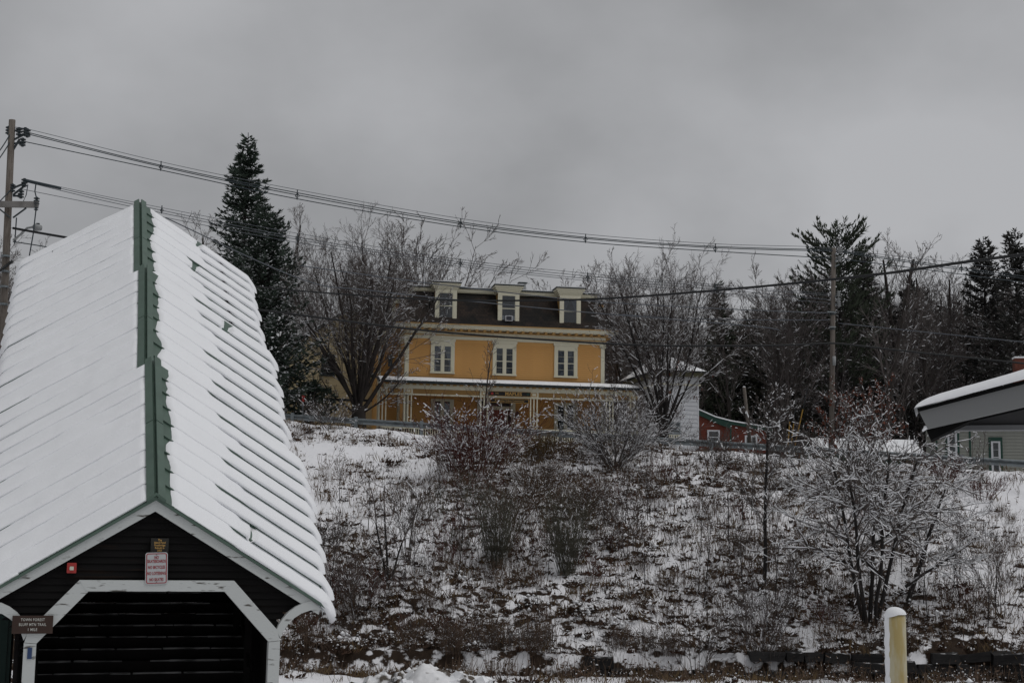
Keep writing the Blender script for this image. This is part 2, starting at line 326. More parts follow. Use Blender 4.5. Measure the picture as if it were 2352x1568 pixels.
# the road beyond the guard rail: one ploughed sheet a little above the ground
rx = np.linspace(-60, 60, 90); rows = [2.2, 4.2, 6.4, 8.6]
RV = np.array([(x, float(rail_y(x))+o, float(top_z(x))+0.06) for o in rows for x in rx]); n = len(rx)
RF = np.array([(j*n+i, j*n+i+1, (j+1)*n+i+1, (j+1)*n+i) for j in range(3) for i in range(n-1)])
M['road'] = mat('wet_asphalt', (0.05, 0.05, 0.052), 0.6, 0, 1.2, (0.55, 0.55, 0.56), 0.52, 0.62)
tag(obj('road', mesh('road', RV, RF), 'road'), 'wet asphalt road behind the guard rail', None, None, 'structure')

# ------------------------------------------------------------------ covered stair of the footbridge
GB = 0.30; GROUND0 = -3.12
fx0, fy0, fz0 = -5.335, 21.6, 0.585
A = fz0-GROUND0
fb = thing('covered_stairway', (fx0, fy0, GROUND0), 'dark covered footbridge stairway with three snowy stepped roofs and white arch', 'covered bridge', rz=GB)
W, DR = 2.595, 1.6/2.595
SECT = [(0.0, -0.08, 3.74, 2.44), (3.5, 2.06, 7.79, 4.84), (7.53, 4.46, 11.9, 7.14)]   
WS = [2.61, 2.56, 2.53]
LAT = [(0.0, 0.05), (-0.075, 0.02), (-0.07, 0.0)]      # the three roofs are slightly out of line   # v0,z0,v1,z1 of each ridge
NP = [9, 9, 9]
HOLES = {(0, 1): [(1.45, 0.03)], (2, 5): [(1.15, 0.06)], (1, 8): [(1.62, 0.08)], (2, 8): [(1.3, 0.05)]}
for si, (v0, z0, v1, z1) in enumerate(SECT):
    W = WS[si]; k = (z1-z0)/(v1-v0); nl = math.sqrt(DR*DR+k*k+1)
    def pt(side, q, v, off):
        la, lb = LAT[si]; return (side*(q+off*DR/nl)+la+(lb-la)*(v-v0)/(v1-v0), v-off*k/nl, A+z0+k*(v-v0)-DR*q+off/nl)
    rf = bpy.data.objects.new('roof_section', None); COL.objects.link(rf); rf.parent = fb
    n = NP[si]; dv = (v1-v0)/n
    for side in (-1, 1):
        for j in range(n):
            a, b = v0+j*dv, v0+(j+1)*dv
            V = [pt(side, 0, a, 0), pt(side, 0, b, 0), pt(side, W, b, 0), pt(side, W, a, 0), pt(side, 0, a, -0.05), pt(side, 0, b, -0.05), pt(side, W, b, -0.05), pt(side, W, a, -0.05)]
            F = [(0, 1, 2, 3), (7, 6, 5, 4), (0, 4, 5, 1), (1, 5, 6, 2), (2, 6, 7, 3), (3, 7, 4, 0)]
            MB().add(V, F).build('roof_panel', 'green_metal', rf)
            V = [pt(side, q, v, o) for q in (0.05, W) for v, o in ((a-0.012, -0.002), (a+0.012, -0.002), (a+0.012, 0.032), (a-0.012, 0.032))]
            MB().add(V, [(0, 1, 2, 3), (7, 6, 5, 4)]+[(i, i+4, (i+1) % 4+4, (i+1) % 4) for i in range(4)]).build('seam_rib', 'green_metal', rf)
        # ridge cap: two bent leaves
        for j, (a, b) in enumerate(((v0-0.06, (v0+v1)/2-0.01), ((v0+v1)/2+0.01, v1+0.03))):
            V = [pt(side, q, v, o) for v in (a, b) for q, o in ((0, 0.07), (0.11, 0.07), (0.11, 0.04), (0, 0.04))]
            MB().add(V, [(0, 1, 2, 3), (7, 6, 5, 4)]+[(i, i+4, (i+1) % 4+4, (i+1) % 4) for i in range(4)]).build('ridge_cap', 'green_metal', rf)
    for side in (-1, 1):
        sn = bpy.data.objects.new('snow_cover', None); COL.objects.link(sn); sn.parent = fb
        for j in range(n):
            a, b = v0+j*dv, v0+(j+1)*dv
            last = j == n-1
            NS, NQ = 12, 46
            ps = np.array([0, 0.0, 0.0, 0.02, 0.06, 0.13, 0.22, 0.36, 0.52, 0.64, 0.71, 0.77, 1.0]); NS = len(ps)
            qs0 = (0.09 if side < 0 else 0.25)
            tq = np.linspace(0, 1, NQ)
            V = []
            for ip, p in enumerate(ps):
                vv0 = a+p*dv
                q0 = qs0+(0.03 if side < 0 else 0.10)*(fbm(np.array([vv0*2.2+si*9]), np.array([side*3.0]))[0]-0.5)*2
                bulge = max(0.0, math.sin(math.pi*min(1, max(0, 0.06+0.9*p))))**0.5
                if side < 0: qe = W+0.04+0.10*bulge
                else: qe = W-0.03+0.24*bulge+0.05*math.sin(j*2.3+si)
                q = q0+(qe-q0)*tq
                nz = fbm(np.full(NQ, vv0*1.7+3*si), q*1.7+side*7, 3)-0.5
                nz2 = vnoise(np.full(NQ, vv0*11), q*9)-0.5
                oj = 1.12+1.2*(vnoise(np.array([j*3.7+si*11.1]), np.array([2.5]))[0]-0.4)      # where the slipped part of this strip begins
                if side > 0:
                    slip = sst(oj-0.05, oj+0.14, q); base = 0.056+0.040*slip+0.02*nz
                    far_end = 0.66-0.30*slip+0.3*(fbm(np.full(NQ, j*4.1+si), q*1.1+5, 2)-0.5)
                else:
                    oj += 0.75; slip = 0.55*sst(oj-0.2, oj+0.6, q)*(1 if (j*7+si*3) % 3 else 0.3); base = 0.072+0.03*slip+0.025*nz
                    vary = fbm(np.full(NQ, j*5.3+si*2.1), q*0.9+11, 3); far_end = 0.46+0.28*sst(0.35, 0.65, vary)-0.2*slip
                PR = [(0.0, 0.05), (0.35, 0.28), (0.75, 0.50), (1.0, 0.70), (0.85, 0.88), (0.5, 0.97), (0.15, 1.0)]
                if ip < len(PR): bk_, edge = PR[ip]; lip = 1.0
                else: bk_, edge = 0.0, 1.0; lip = 1.0-(1.0-far_end)*((p-0.27)/0.73)**0.9
                edge = edge*slip+(1-slip)*(0.30+0.70*edge)
                back = -(0.010+0.040*slip*(1+1.0*nz))*bk_
                if p > 0.7: edge = edge*(1-(slip if side > 0 else 0.8*slip)*(0.45 if p < 0.72 else 1.0))
                if last and ip == NS-1: edge = edge*0.1
                h = base*lip*edge+0.010*nz2*edge
                rnd = np.sqrt(np.clip(1-(1-np.clip((q-q0)/0.05, 0, 1))**2, 0, 1))          # rounded upper end
                ee = np.clip((qe-q)/0.16, 0, 1); rnde = np.sqrt(np.clip(1-(1-ee)**2, 0, 1))
                h = h*rnd*(0.12+0.88*rnde)+0.004
                if side > 0:
                    for qh, wh in HOLES.get((si, j), []): h = np.where(np.abs(q-qh-0.12*p) < wh, -0.03, h)
                droop = np.clip(q-W, 0, 1)*0.9
                for qi in range(NQ):
                    x, y, z = pt(side, q[qi], vv0+(back[qi] if ip > 0 else 0), h[qi]); V.append((x, y, z-droop[qi]*0.8))
            V = np.array(V); id2 = np.arange(NS*NQ).reshape(NS, NQ)
            F = np.stack([id2[:-1, :-1], id2[:-1, 1:], id2[1:, 1:], id2[1:, :-1]], -1).reshape(-1, 4)
            if side > 0: F = F[:, ::-1]
            F = F[:, ::-1].copy()
            # closing underside at the eave and ridge ends
            o = obj('snow_strip', mesh('snow_strip', V, F, True), 'snow', sn)
# gable end: lapped dark boards trimmed under the roof and above the arch
zt = A-0.20
nb = 21
GS, GO = 0.962, 0.085       # the gate sits a little right of the ridge
def gu(u): return u*GS+GO
def arch_half(z):      # half width of the arch opening at local height z
    zz = z-A
    if zz > -1.40: return None
    if zz > -2.14: return 1.12+(-1.40-zz)/(0.74)*0.68
    return 1.80
for i in range(nb):
    zb0 = A-0.24-0.103*(i+1); zc = zb0+0.0515; hw = (A-0.21-zb0-0.05)/DR
    hw = min(hw, 2.42)
    if zb0 < A-1.62: hw = min(hw, 1.84+max(0, (zb0-(A-2.14)))/0.52*0.55)
    ah = arch_half(zc)
    spans = [(-hw, hw)] if ah is None else [(-hw, gu(-ah)+0.02), (gu(ah)-0.02, hw)]
    for s0, s1 in spans:
        if s1-s0 < 0.05: continue
        cut = 0.1/DR
        l0, l1 = (s0, s0) ; r0, r1 = (s1, s1)
        if s0 == -hw: l1 = s0+cut*0.9
        if s1 == hw: r1 = s1-cut*0.9
        z1b = zb0+0.112
        V = [(l0, 0.10, zb0), (r0, 0.10, zb0), (r1, 0.128, z1b), (l1, 0.128, z1b), (l0, 0.15, zb0), (r0, 0.15, zb0), (r1, 0.15, z1b), (l1, 0.15, z1b)]
        MB().add(V, [(0, 1, 2, 3), (7, 6, 5, 4), (0, 4, 5, 1), (1, 5, 6, 2), (2, 6, 7, 3), (3, 7, 4, 0)]).build('siding_board', 'dark_board', fb)
for s in (-1, 1):
    # barge board, green verge strip, snow lip and ice at the eave
    p0, p1 = (0.0, A-0.115), (s*2.52, A-0.115-DR*2.52)
    MB().prism([p0, p1, (p1[0], p1[1]-0.145), (0.0, p0[1]-0.165)], -0.02, 0.10).build('barge_board', 'white_peel', fb)
    MB().prism([(0.0, A-0.065), (s*2.62, A-0.065-DR*2.62), (s*2.62, A-0.112-DR*2.62), (0.0, A-0.112)], -0.07, 0.0).build('verge_trim', 'green_metal', fb)
    m = MB(); pts = []; rs = []
    for i in range(9):
        t = i/8; q = 1.9+0.85*t; pts.append((s*q, -0.03, A-DR*q-0.04-(max(0, q-2.6)*1.2))); rs.append(0.022+0.032*t)
    pts.append((s*2.75, -0.02, A-DR*2.6-0.24)); rs.append(0.02)
    m.tube(pts, rs, 8).build('snow_lip', 'snow', fb, True)
    m = MB()
    for i in range(7):
        q = 2.52+0.03*i; l = random.uniform(0.06, 0.2); z = A-DR*q-0.12; m.tube([(s*q, -0.02+0.01*i, z), (s*q, -0.02+0.01*i, z-l)], [0.014, 0.002], 5)
    m.build('icicle', 'ice', fb)
    # arch diagonal, post, curved bracket
    MB().prism([(gu(s*1.03), A-1.468), (gu(s*1.06), A-1.31), (gu(s*1.17), A-1.305), (gu(s*1.875), A-2.04), (gu(s*1.92), A-2.2), (gu(s*1.745), A-2.215)], -0.045, 0.085).build('arch_brace', 'white_peel', fb)
    MB().prism([(gu(s*1.745), A-2.222), (gu(s*1.925), A-2.206), (gu(s*1.925), 0.0), (gu(s*1.745), 0.0)], -0.05, 0.12).build('gate_post', 'white_peel', fb)
    up = [(1.865, -2.045), (1.90, -1.96), (1.96, -1.87), (2.05, -1.77), (2.16, -1.69), (2.28, -1.635), (2.40, -1.605)]
    lo = [(2.57, -1.74), (2.40, -1.745), (2.26, -1.79), (2.14, -1.865), (2.05, -1.95), (1.98, -2.05), (1.93, -2.17)]
    MB().prism([(gu(s*a) if abs(a) < 2.3 else s*a, A+b) for a, b in up+lo], -0.035, 0.08).build('curved_bracket', 'white_peel', fb)
    # eave soffit box behind the bracket and side wall of dark boards
    MB().prism([(s*1.95, A-1.62), (s*2.5, A-1.68), (s*2.5, A-1.78), (s*1.95, A-1.78)], 0.16, 0.3).build('soffit_box', 'inner_dark', fb)
    poly = [(0.13, 0.0), (11.8, 0.0), (11.8, A+7.2-DR*1.9-0.05), (0.13, A-0.1-DR*1.9)]
    MB().prism(poly, s*1.84, s*1.90, 'x').build('side_wall', 'inner_dark', fb)
    for vv in (1.3, 3.0):
        MB().box(s*1.62-0.05, s*1.62+0.05, vv, vv+0.1, 0, A-0.3+0.62*vv-DR*1.7).build('inner_post', 'inner_dark', fb)
    MB().tube([(s*1.6, 1.0, 1.0), (s*1.6, 11.0, 1.0+6.3)], 0.03, 6).build('handrail', 'inner_dark', fb)
MB().prism([(gu(-1.17), A-1.305), (gu(1.17), A-1.305), (gu(1.06), A-1.466), (gu(-1.06), A-1.466)], -0.05, 0.09).build('arch_beam', 'white_peel', fb)
MB().prism([(-0.15, A-0.11), (0, A+0.0), (0.15, A-0.11), (0.12, A-0.135), (0, A-0.045), (-0.12, A-0.135)], -0.1, -0.06).build('ridge_end_cap', 'green_metal', fb)
tr = mesh('stair_tread', [], []); bpy.data.meshes.remove(tr)
tr = MB().box(-1.8, 1.8, 0, 0.3, -0.17, 0); trm = mesh('stair_tread', tr.v, tr.f); trm.materials.append(M['inner_dark'])
ts = []
for i in range(25):
    o = bpy.data.objects.new('stair_tread', trm); COL.objects.link(o); o.parent = fb; o.location = (0, 0.9+0.272*i, 0.172*(i+1))
    m = MB(); u = -1.72; rr = random.Random(i)
    while u < 1.6:
        w = rr.uniform(0.2, 0.9); 
        if rr.random() < 0.9: m.box(u, min(u+w, 1.7), -0.008, 0.06+rr.uniform(0, 0.05), -0.006-rr.uniform(0, 0.012), 0.006+rr.uniform(0, 0.01))
        u += w+rr.uniform(0, 0.05)
    sno = tag(m.build('tread_snow', 'frost', o), kind='stuff')
box('blue_blaze', 'blue', fb, gu(-1.865), gu(-1.80), -0.066, -0.051, A-2.43, A-2.27)

# signs and alarm on the gable (each hangs there, each its own thing)
def gate_pt(u, v, z): return Vector((fx0+math.cos(GB)*u-math.sin(GB)*v, fy0+math.sin(GB)*u+math.cos(GB)*v, GROUND0+A+z))
s1 = thing('rules_sign', gate_pt(0.06, 0.0, -1.36), 'white metal sign with red border and red lettering above the arch', 'sign', rz=GB)
s1.rotation_euler = (0, R(-2.0), GB)
def rrect(w, h, r, n=5):
    pts = []
    for cx, cz, a0 in ((w/2-r, h/2-r, 0), (-w/2+r, h/2-r, 90), (-w/2+r, -h/2+r, 180), (w/2-r, -h/2+r, 270)):
        for i in range(n+1):
            t = R(a0+90*i/n); pts.append((cx+r*math.cos(t), cz+r*math.sin(t)))
    return pts
SWd, SH = 0.325, 0.47
pl = MB().prism([(x, z+SH/2) for x, z in rrect(SWd, SH, 0.035)], -0.070, -0.062).build('sign_plate', 'sign_white', s1)
o1 = rrect(SWd-0.026, SH-0.026, 0.028); i1 = rrect(SWd-0.05, SH-0.05, 0.02); nn = len(o1)
V = [(x, -0.073, z+SH/2) for x, z in o1]+[(x, -0.073, z+SH/2) for x, z in i1]
MB().add(V, [(i, (i+1) % nn, nn+(i+1) % nn, nn+i) for i in range(nn)]).build('sign_border', 'sign_red', s1)
for body, zz, sx in (('NO', 0.395, 0.7), ('SKATEBOARDS', 0.338, 0.66), ('NO BICYCLES', 0.250, 0.68), ('NO LOITERING', 0.160, 0.66), ('NO SKATES', 0.068, 0.66)):
    text(body, 'lettering', 'sign_red', s1, (0, -0.074, zz), 0.060, ext=0.001, sx=sx, sy=1.05, bold=0.0012)
for zz in (0.435, 0.035): MB().tube([(0, -0.078, zz), (0, -0.06, zz)], 0.006, 6).build('bolt', 'insul', s1)
s2 = thing('dedication_plaque', gate_pt(0.09, 0.06, -0.895), 'small dark plaque with gold lettering directly above the white rules sign', 'plaque', rz=GB)
box('plaque_board', 'sign_plaque', s2, -0.13, 0.13, -0.02, 0.03, 0.0, 0.215)
for body, zz in (('The', 0.187), ('Island Pond', 0.149), ('Footbridge', 0.110), ('Rebuilt in', 0.070), ('2003', 0.030)):
    text(body, 'lettering', 'gold', s2, (0, -0.022, zz), 0.043, ext=0.001, sx=0.85, bold=0.0008)
s3 = thing('trail_sign', gate_pt(-1.66, -0.06, -2.07), 'brown wooden trail sign with routed white letters on the left post', 'sign', rz=GB)
box('sign_board', 'sign_brown', s3, -0.282, 0.282, -0.03, 0.01, 0.0, 0.255)
for body, zz in (('TOWN FOREST', 0.197), ('BLUFF MTN TRAIL', 0.128), ('1 MILE', 0.056)):
    text(body, 'lettering', 'letter', s3, (0, -0.032, zz), 0.056, ext=0.002, sx=0.78 if len(body) < 14 else 0.76, spacing=1.12, bold=0.0006)
s4 = thing('fire_alarm', gate_pt(-1.16, 0.04, -1.205), 'small red alarm box with pale lens on the dark gable', 'alarm', rz=GB)
m = MB().prism(rrect(0.135, 0.15, 0.012), -0.03, 0.06); o = m.build('alarm_body', 'alarm_red', s4); o.location = (0, 0, 0.075)
m = MB().prism(rrect(0.058, 0.055, 0.01), -0.055, -0.03); o = m.build('alarm_lens', 'alarm_lens', s4); o.location = (0.0, 0, 0.07)
# green cabinet at the left edge beside the stair
cb = thing('green_cabinet', P(-20, 1500, 24.0), 'dark green cabinet with grey lid at the left edge beside the stairway', 'cabinet', rz=GB)
cb.location.z = GROUND0
cx = MB().box(-1.1, 0.30, 0, 1.2, 0.05, 1.98).build('cabinet_body', 'dk_green', cb)
for q in (-0.8, -0.4, 0.0, 0.22): box('panel_rib', 'dk_green', cb, q-0.02, q+0.02, -0.025, 0.0, 0.1, 1.95)
MB().prism([(-1.16, 1.98), (0.34, 1.98), (0.34, 2.06), (0.1, 2.25), (-1.16, 2.32)], -0.06, 1.26).build('cabinet_lid', 'beam_grey', cb)

# ------------------------------------------------------------------ snow pile, bollard, canopy
def blob(cx, cy, z0, rx, ry, h, res, amp, m, name, seed=0):
    t = np.linspace(-1.25, 1.25, res); X, Y = np.meshgrid(t, t); r2 = np.sqrt(X**2+Y**2)
    Z = h*np.clip(1-r2**3.4*0.85, -0.3, 1)
    nz = fbm(X*2.3+seed, Y*2.3+seed, 5)-0.5; Z = Z+amp*nz*2*np.clip(1.3-r2, 0, 1)+amp*0.5*(np.abs(fbm(X*7+seed, Y*7, 3)-0.5))
    V = np.stack([cx+X*rx, cy+Y*ry, z0+Z], -1).reshape(-1, 3); i2 = np.arange(res*res).reshape(res, res)
    F = np.stack([i2[:-1, :-1], i2[:-1, 1:], i2[1:, 1:], i2[1:, :-1]], -1).reshape(-1, 4)
    return obj(name, mesh(name, V, F, True), m)
c = P(975, 1530, 25.0)
pile = thing('snow_pile', (c.x+0.1, 25.0, -3.2), 'lumpy ploughed snow pile with dirty face at the bottom of the view', 'snow pile')
o = blob(0, 0, 0, 1.75, 1.2, 0.80, 130, 0.36, 'snow_dirty', 'pile_body'); o.parent = pile
rc = random.Random(12)
for i in range(46):
    th = rc.uniform(0, 6.28); rr_ = rc.uniform(0.3, 1.05); X_, Y_ = rr_*math.cos(th), -abs(rr_*math.sin(th))*0.9+0.1; z_ = 0.8*max(0, 1-0.85*(X_*X_+Y_*Y_)**1.7); s_ = rc.uniform(0.04, 0.15)
    bmv = []
    for a_ in ((1, 0, 0), (-1, 0, 0), (0, 1, 0), (0, -1, 0), (0, 0, 1), (0, 0, -1), (.6, .6, .6), (-.6, .6, .6), (.6, -.6, .6), (-.6, -.6, .6), (.6, .6, -.6), (-.6, .6, -.6), (.6, -.6, -.6), (-.6, -.6, -.6)): bmv.append(tuple(v*s_*rc.uniform(0.7, 1.2) for v in a_))
    F_ = [(4, 6, 0, 8), (4, 8, 3, 9), (4, 9, 1, 7), (4, 7, 2, 6), (5, 12, 0, 10), (5, 13, 3, 12), (5, 11, 1, 13), (5, 10, 2, 11), (0, 6, 2, 10), (2, 7, 1, 11), (1, 9, 3, 13), (3, 8, 0, 12)]
    ck = obj('snow_chunk', mesh('snow_chunk', bmv, F_), 'snow_dirty' if rc.random() < 0.45 else 'snow', pile); ck.location = (X_*1.75, Y_*1.2, z_+0.02); ck.rotation_euler = (rc.uniform(0, 3), rc.uniform(0, 3), rc.uniform(0, 3))
bo = P(2060, 1500, 12.0); by = 12.0
bl = thing('bollard', (bo.x, by, -1.95), 'worn yellow bollard capped with snow on its top and left side', 'bollard')
ztop = P(2060, 1409, by).z+1.95
MB().tube([(0.0, 0, -0.1), (0, 0, ztop-0.05), (0, 0, ztop)], [0.078, 0.078, 0.074], 24).build('post', 'bollard', bl, True)
pts = []; Vv = []; NA, NH = 14, 60     # wind-plastered snow on the left side
for h in range(NH+1):
    for a in range(NA+1):
        th = R(142)+R(66)*a/NA; e = math.sin(math.pi*a/NA); rad = 0.078+0.018*e**0.6+0.012*(vnoise(np.array([a*0.5]), np.array([h*0.9]))[0]-0.5)*e
        if a in (0, NA): rad = 0.0765
        th += 0.28*(vnoise(np.array([h*0.55]), np.array([3.0]))[0]-0.5)*(1 if a > NA/2 else 0)
        Vv.append((rad*math.cos(th), rad*math.sin(th), ztop*h/NH))
i2 = np.arange((NH+1)*(NA+1)).reshape(NH+1, NA+1)
obj('side_snow', mesh('side_snow', Vv, np.stack([i2[:-1, :-1], i2[:-1, 1:], i2[1:, 1:], i2[1:, :-1]], -1).reshape(-1, 4), True), 'snow', bl)
Vv = []
for ri in range(8):
    for a in range(24):
        th = 2*math.pi*a/24; rr = ri/7; rad = 0.085*math.sin(rr*math.pi/2)*(1+0.10*max(0, -math.cos(th)))
        Vv.append((rad*math.cos(th)-0.012*(1-rr), rad*math.sin(th), ztop-0.004+0.062*math.cos(rr*math.pi/2)-0.03*rr**3*max(0, -math.cos(th))))
F = [(r*24+a, r*24+(a+1) % 24, (r+1)*24+(a+1) % 24, (r+1)*24+a) for r in range(7) for a in range(24)]
obj('cap_snow', mesh('cap_snow', Vv, F, True), 'snow', bl)

# canopy corner at the right edge: the rake comes a little towards us on its right
CY, CA = 9.5, R(-17)
q0 = P(2107, 938, CY); cax = Vector((math.cos(CA), math.sin(CA), 0)); cay = Vector((-math.sin(CA), math.cos(CA), 0))
def chit(px, py, dep=0.0):
    d = ray(px, py); k = (q0+cay*dep).dot(cay)/d.dot(cay); p = d*k-q0; return p.dot(cax), p.z
ca = thing('canopy_roof', q0, 'snow topped canopy roof corner with white fascia at the right edge', 'canopy', rz=CA)
rx_, rz_ = chit(2352, 874); bx, bz = chit(2131, 985); cx_, cz_ = chit(2352, 934); sl_ = rz_/rx_; sl2 = (cz_-bz)/(cx_-bx); LX = 2.6; dp = 0.66
MB().prism([(0.012, -0.02), (LX, LX*sl_-0.02), (LX, bz+(LX-bx)*sl2), (bx, bz)], 0, 0.04).build('fascia_board', 'fascia', ca)
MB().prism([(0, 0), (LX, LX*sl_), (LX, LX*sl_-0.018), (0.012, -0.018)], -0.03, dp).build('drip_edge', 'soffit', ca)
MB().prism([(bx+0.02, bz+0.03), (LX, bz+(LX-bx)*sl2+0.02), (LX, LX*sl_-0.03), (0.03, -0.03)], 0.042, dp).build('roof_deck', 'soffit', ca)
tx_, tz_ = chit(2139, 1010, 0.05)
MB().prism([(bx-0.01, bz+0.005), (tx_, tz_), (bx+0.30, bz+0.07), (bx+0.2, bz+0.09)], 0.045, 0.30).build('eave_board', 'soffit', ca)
NXs, NYs = 90, 24; V = []
for i in range(NXs+1):
    x = -0.02+(LX+0.02)*(i/NXs)**1.2
    for jy in range(NYs+1):
        a = jy/NYs
        y = -0.06+(dp+0.06)*a**2.2
        e = math.sqrt(max(0, 1-(1-min(1, (y+0.06)/0.12))**2)); ex = math.sqrt(max(0, 1-(1-min(1, (x+0.02)/0.16))**2))
        th = (0.060+0.035*min(1, max(0, x-0.1))+0.012*(fbm(np.array([x*1.5]), np.array([y*1.5]))[0]-0.5))*e*ex+0.003*(vnoise(np.array([x*26]), np.array([y*26]))[0]-0.5)
        V.append((x, y, x*sl_+0.003+th))
i2 = np.arange((NXs+1)*(NYs+1)).reshape(NXs+1, NYs+1)
obj('snow_layer', mesh('snow_layer', V, np.stack([i2[:-1, :-1], i2[1:, :-1], i2[1:, 1:], i2[:-1, 1:]], -1).reshape(-1, 4), True), 'snow', ca)
gx, gz_ = chit(2213, 977, 0.55)
MB().prism([(gx-0.2, gz_), (LX, gz_), (LX, bz+(LX-bx)*sl2)], 0.55, 0.6).build('gable_panel', 'gable_grey', ca)
MB().box(gx-0.2, LX, 0.52, 0.62, gz_-0.035, gz_-0.001).build('tie_beam', 'beam_grey', ca)
MB().box(2.2, 2.35, 0.55, 0.7, -q0.z-2.0, gz_-0.04).build('support_post', 'beam_grey', ca)
MB().tube([(bx-0.035, 0.02, bz-0.012), (bx-0.012, 0.02, bz+0.012), (bx+0.022, 0.015, bz+0.016)], [0.006, 0.014, 0.006], 8).build('snow_clump', 'snow', ca, True)

# ------------------------------------------------------------------ the yellow house
HA = R(10.5)
hs = thing('yellow_house', (-0.351, 87.0, 6.51), 'mustard yellow mansard roofed inn with three dormers and a snowy front porch', 'house', rz=HA)
def hb(name, m, *a, p=None): return box(name, m, p or hs, *a)
hb('wall', 'yellow', -6.2, 6.2, 0.02, 9.5, -0.95, 6.0)
def clap(u0, u1, y, par, m, z0, z1, step, name='clapboard', axis='x', flip=1):
    """lapped boards: shared mesh, one object per course"""
    if axis == 'x': V = [(u0, y-0.034, 0), (u1, y-0.034, 0), (u1, y-0.004, step), (u0, y-0.004, step), (u0, y, 0), (u1, y, 0), (u1, y, step), (u0, y, step)]
    else: V = [(y-flip*0.022, u1, 0), (y-flip*0.022, u0, 0), (y-flip*0.004, u0, step), (y-flip*0.004, u1, step), (y, u1, 0), (y, u0, 0), (y, u0, step), (y, u1, step)]
    me = mesh(name, V, [(0, 1, 2, 3), (7, 6, 5, 4), (0, 4, 5, 1), (1, 5, 6, 2), (2, 6, 7, 3), (3, 7, 4, 0)]); me.materials.append(M[m])
    z = z0
    while z+step <= z1+1e-6:
        o = bpy.data.objects.new(name, me); COL.objects.link(o); o.parent = par; o.location = (0, 0, z); z += step
clap(-6.1, 6.1, 0.02, hs, 'yellow', 3.1, 5.4, 0.128)
clap(-6.1, 6.1, 0.02, hs, 'yellow', -0.2, 2.45, 0.128)
clap(0.05, 9.4, -6.2, hs, 'yellow', 3.1, 5.4, 0.128, axis='y')
clap(0.05, 9.4, -6.2, hs, 'yellow', -0.9, 2.45, 0.128, axis='y')
for u0, u1 in ((-6.24, -6.0), (6.0, 6.24)): hb('corner_board', 'cream', u0, u1, -0.035, 0.2, -0.9, 5.42)
hb('corner_board', 'cream', -6.235, -6.20, 0.2, 0.5, -0.9, 5.42); hb('corner_board', 'cream', 6.20, 6.235, 0.2, 0.5, -0.9, 5.42)
for u in (-6.12, 6.12): hb('corner_capital', 'cream', u-0.2, u+0.2, -0.07, 0.3, 5.2, 5.43)
hb('frieze', 'cream', -6.3, 6.3, -0.06, 9.6, 5.40, 5.60); hb('frieze_moulding', 'mustard', -6.34, 6.34, -0.09, 9.64, 5.60, 5.66)
hb('frieze', 'cream', -6.3, 6.3, -0.055, 9.6, 5.66, 5.86); hb('frieze_moulding', 'mustard', -6.4, 6.4, -0.13, 9.7, 5.86, 5.92)
hb('soffit', 'cream', -6.86, 6.86, -0.62, 10.1, 6.0, 6.03)
MB().prism([(-0.62, 6.03), (-0.72, 6.20), (-0.2, 6.20), (-0.2, 6.03)], -6.95, 6.95, 'x').build('cornice', 'cream', hs)
MB().prism([(-6.86, 6.031), (-6.96, 6.199), (-6.4, 6.199), (-6.4, 6.031)], -0.19, 10.1).build('cornice', 'cream', hs)
MB().prism([(6.86, 6.031), (6.96, 6.199), (6.4, 6.199), (6.4, 6.031)], -0.19, 10.1).build('cornice', 'cream', hs)
hb('cornice_cap', 'mustard', -6.99, 6.99, -0.755, 10.2, 6.202, 6.262)
bk = MB().prism([(-0.55, 6.0), (-0.55, 5.93), (-0.50, 5.86), (-0.42, 5.87), (-0.34, 5.94), (-0.10, 5.94), (-0.10, 6.0)], -0.075, 0.075, 'x'); bkm = mesh('bracket', bk.v, bk.f); bkm.materials.append(M['mustard'])
for i in range(27):
    o = bpy.data.objects.new('bracket', bkm); COL.objects.link(o); o.parent = hs; o.location = (-6.24+i*0.48, 0, 0)
for sx in (-1, 1):
    for i in range(12):
        o = bpy.data.objects.new('bracket', bkm); COL.objects.link(o); o.parent = hs; o.rotation_euler = (0, 0, R(90) if sx > 0 else R(-90)); o.location = (sx*6.24-sx*0.0, 0.5+i*0.48, 0)
# mansard
def frus(b, t, z0, z1):
    (x0, x1, y0, y1), (a0, a1, c0, c1) = b, t
    return MB().add([(x0, y0, z0), (x1, y0, z0), (x1, y1, z0), (x0, y1, z0), (a0, c0, z1), (a1, c0, z1), (a1, c1, z1), (a0, c1, z1)], [(0, 3, 2, 1), (4, 5, 6, 7), (0, 1, 5, 4), (1, 2, 6, 5), (2, 3, 7, 6), (3, 0, 4, 7)])
mr = frus((-6.93, 6.93, -0.70, 10.15), (-5.75, 5.72, 0.62, 8.9), 6.264, 8.40).build('mansard_roof', 'shingle', hs)
hb('roof_trim', 'cream', -5.80, 5.77, 0.56, 8.95, 8.402, 8.46); hb('roof_trim', 'cream', -5.90, 5.87, 0.47, 9.05, 8.462, 8.64)
hb('roof_edge', 'slate', -5.98, 5.95, 0.39, 9.13, 8.642, 8.72); hb('roof_snow', 'snow', -5.95, 5.92, 0.43, 9.1, 8.722, 8.77)
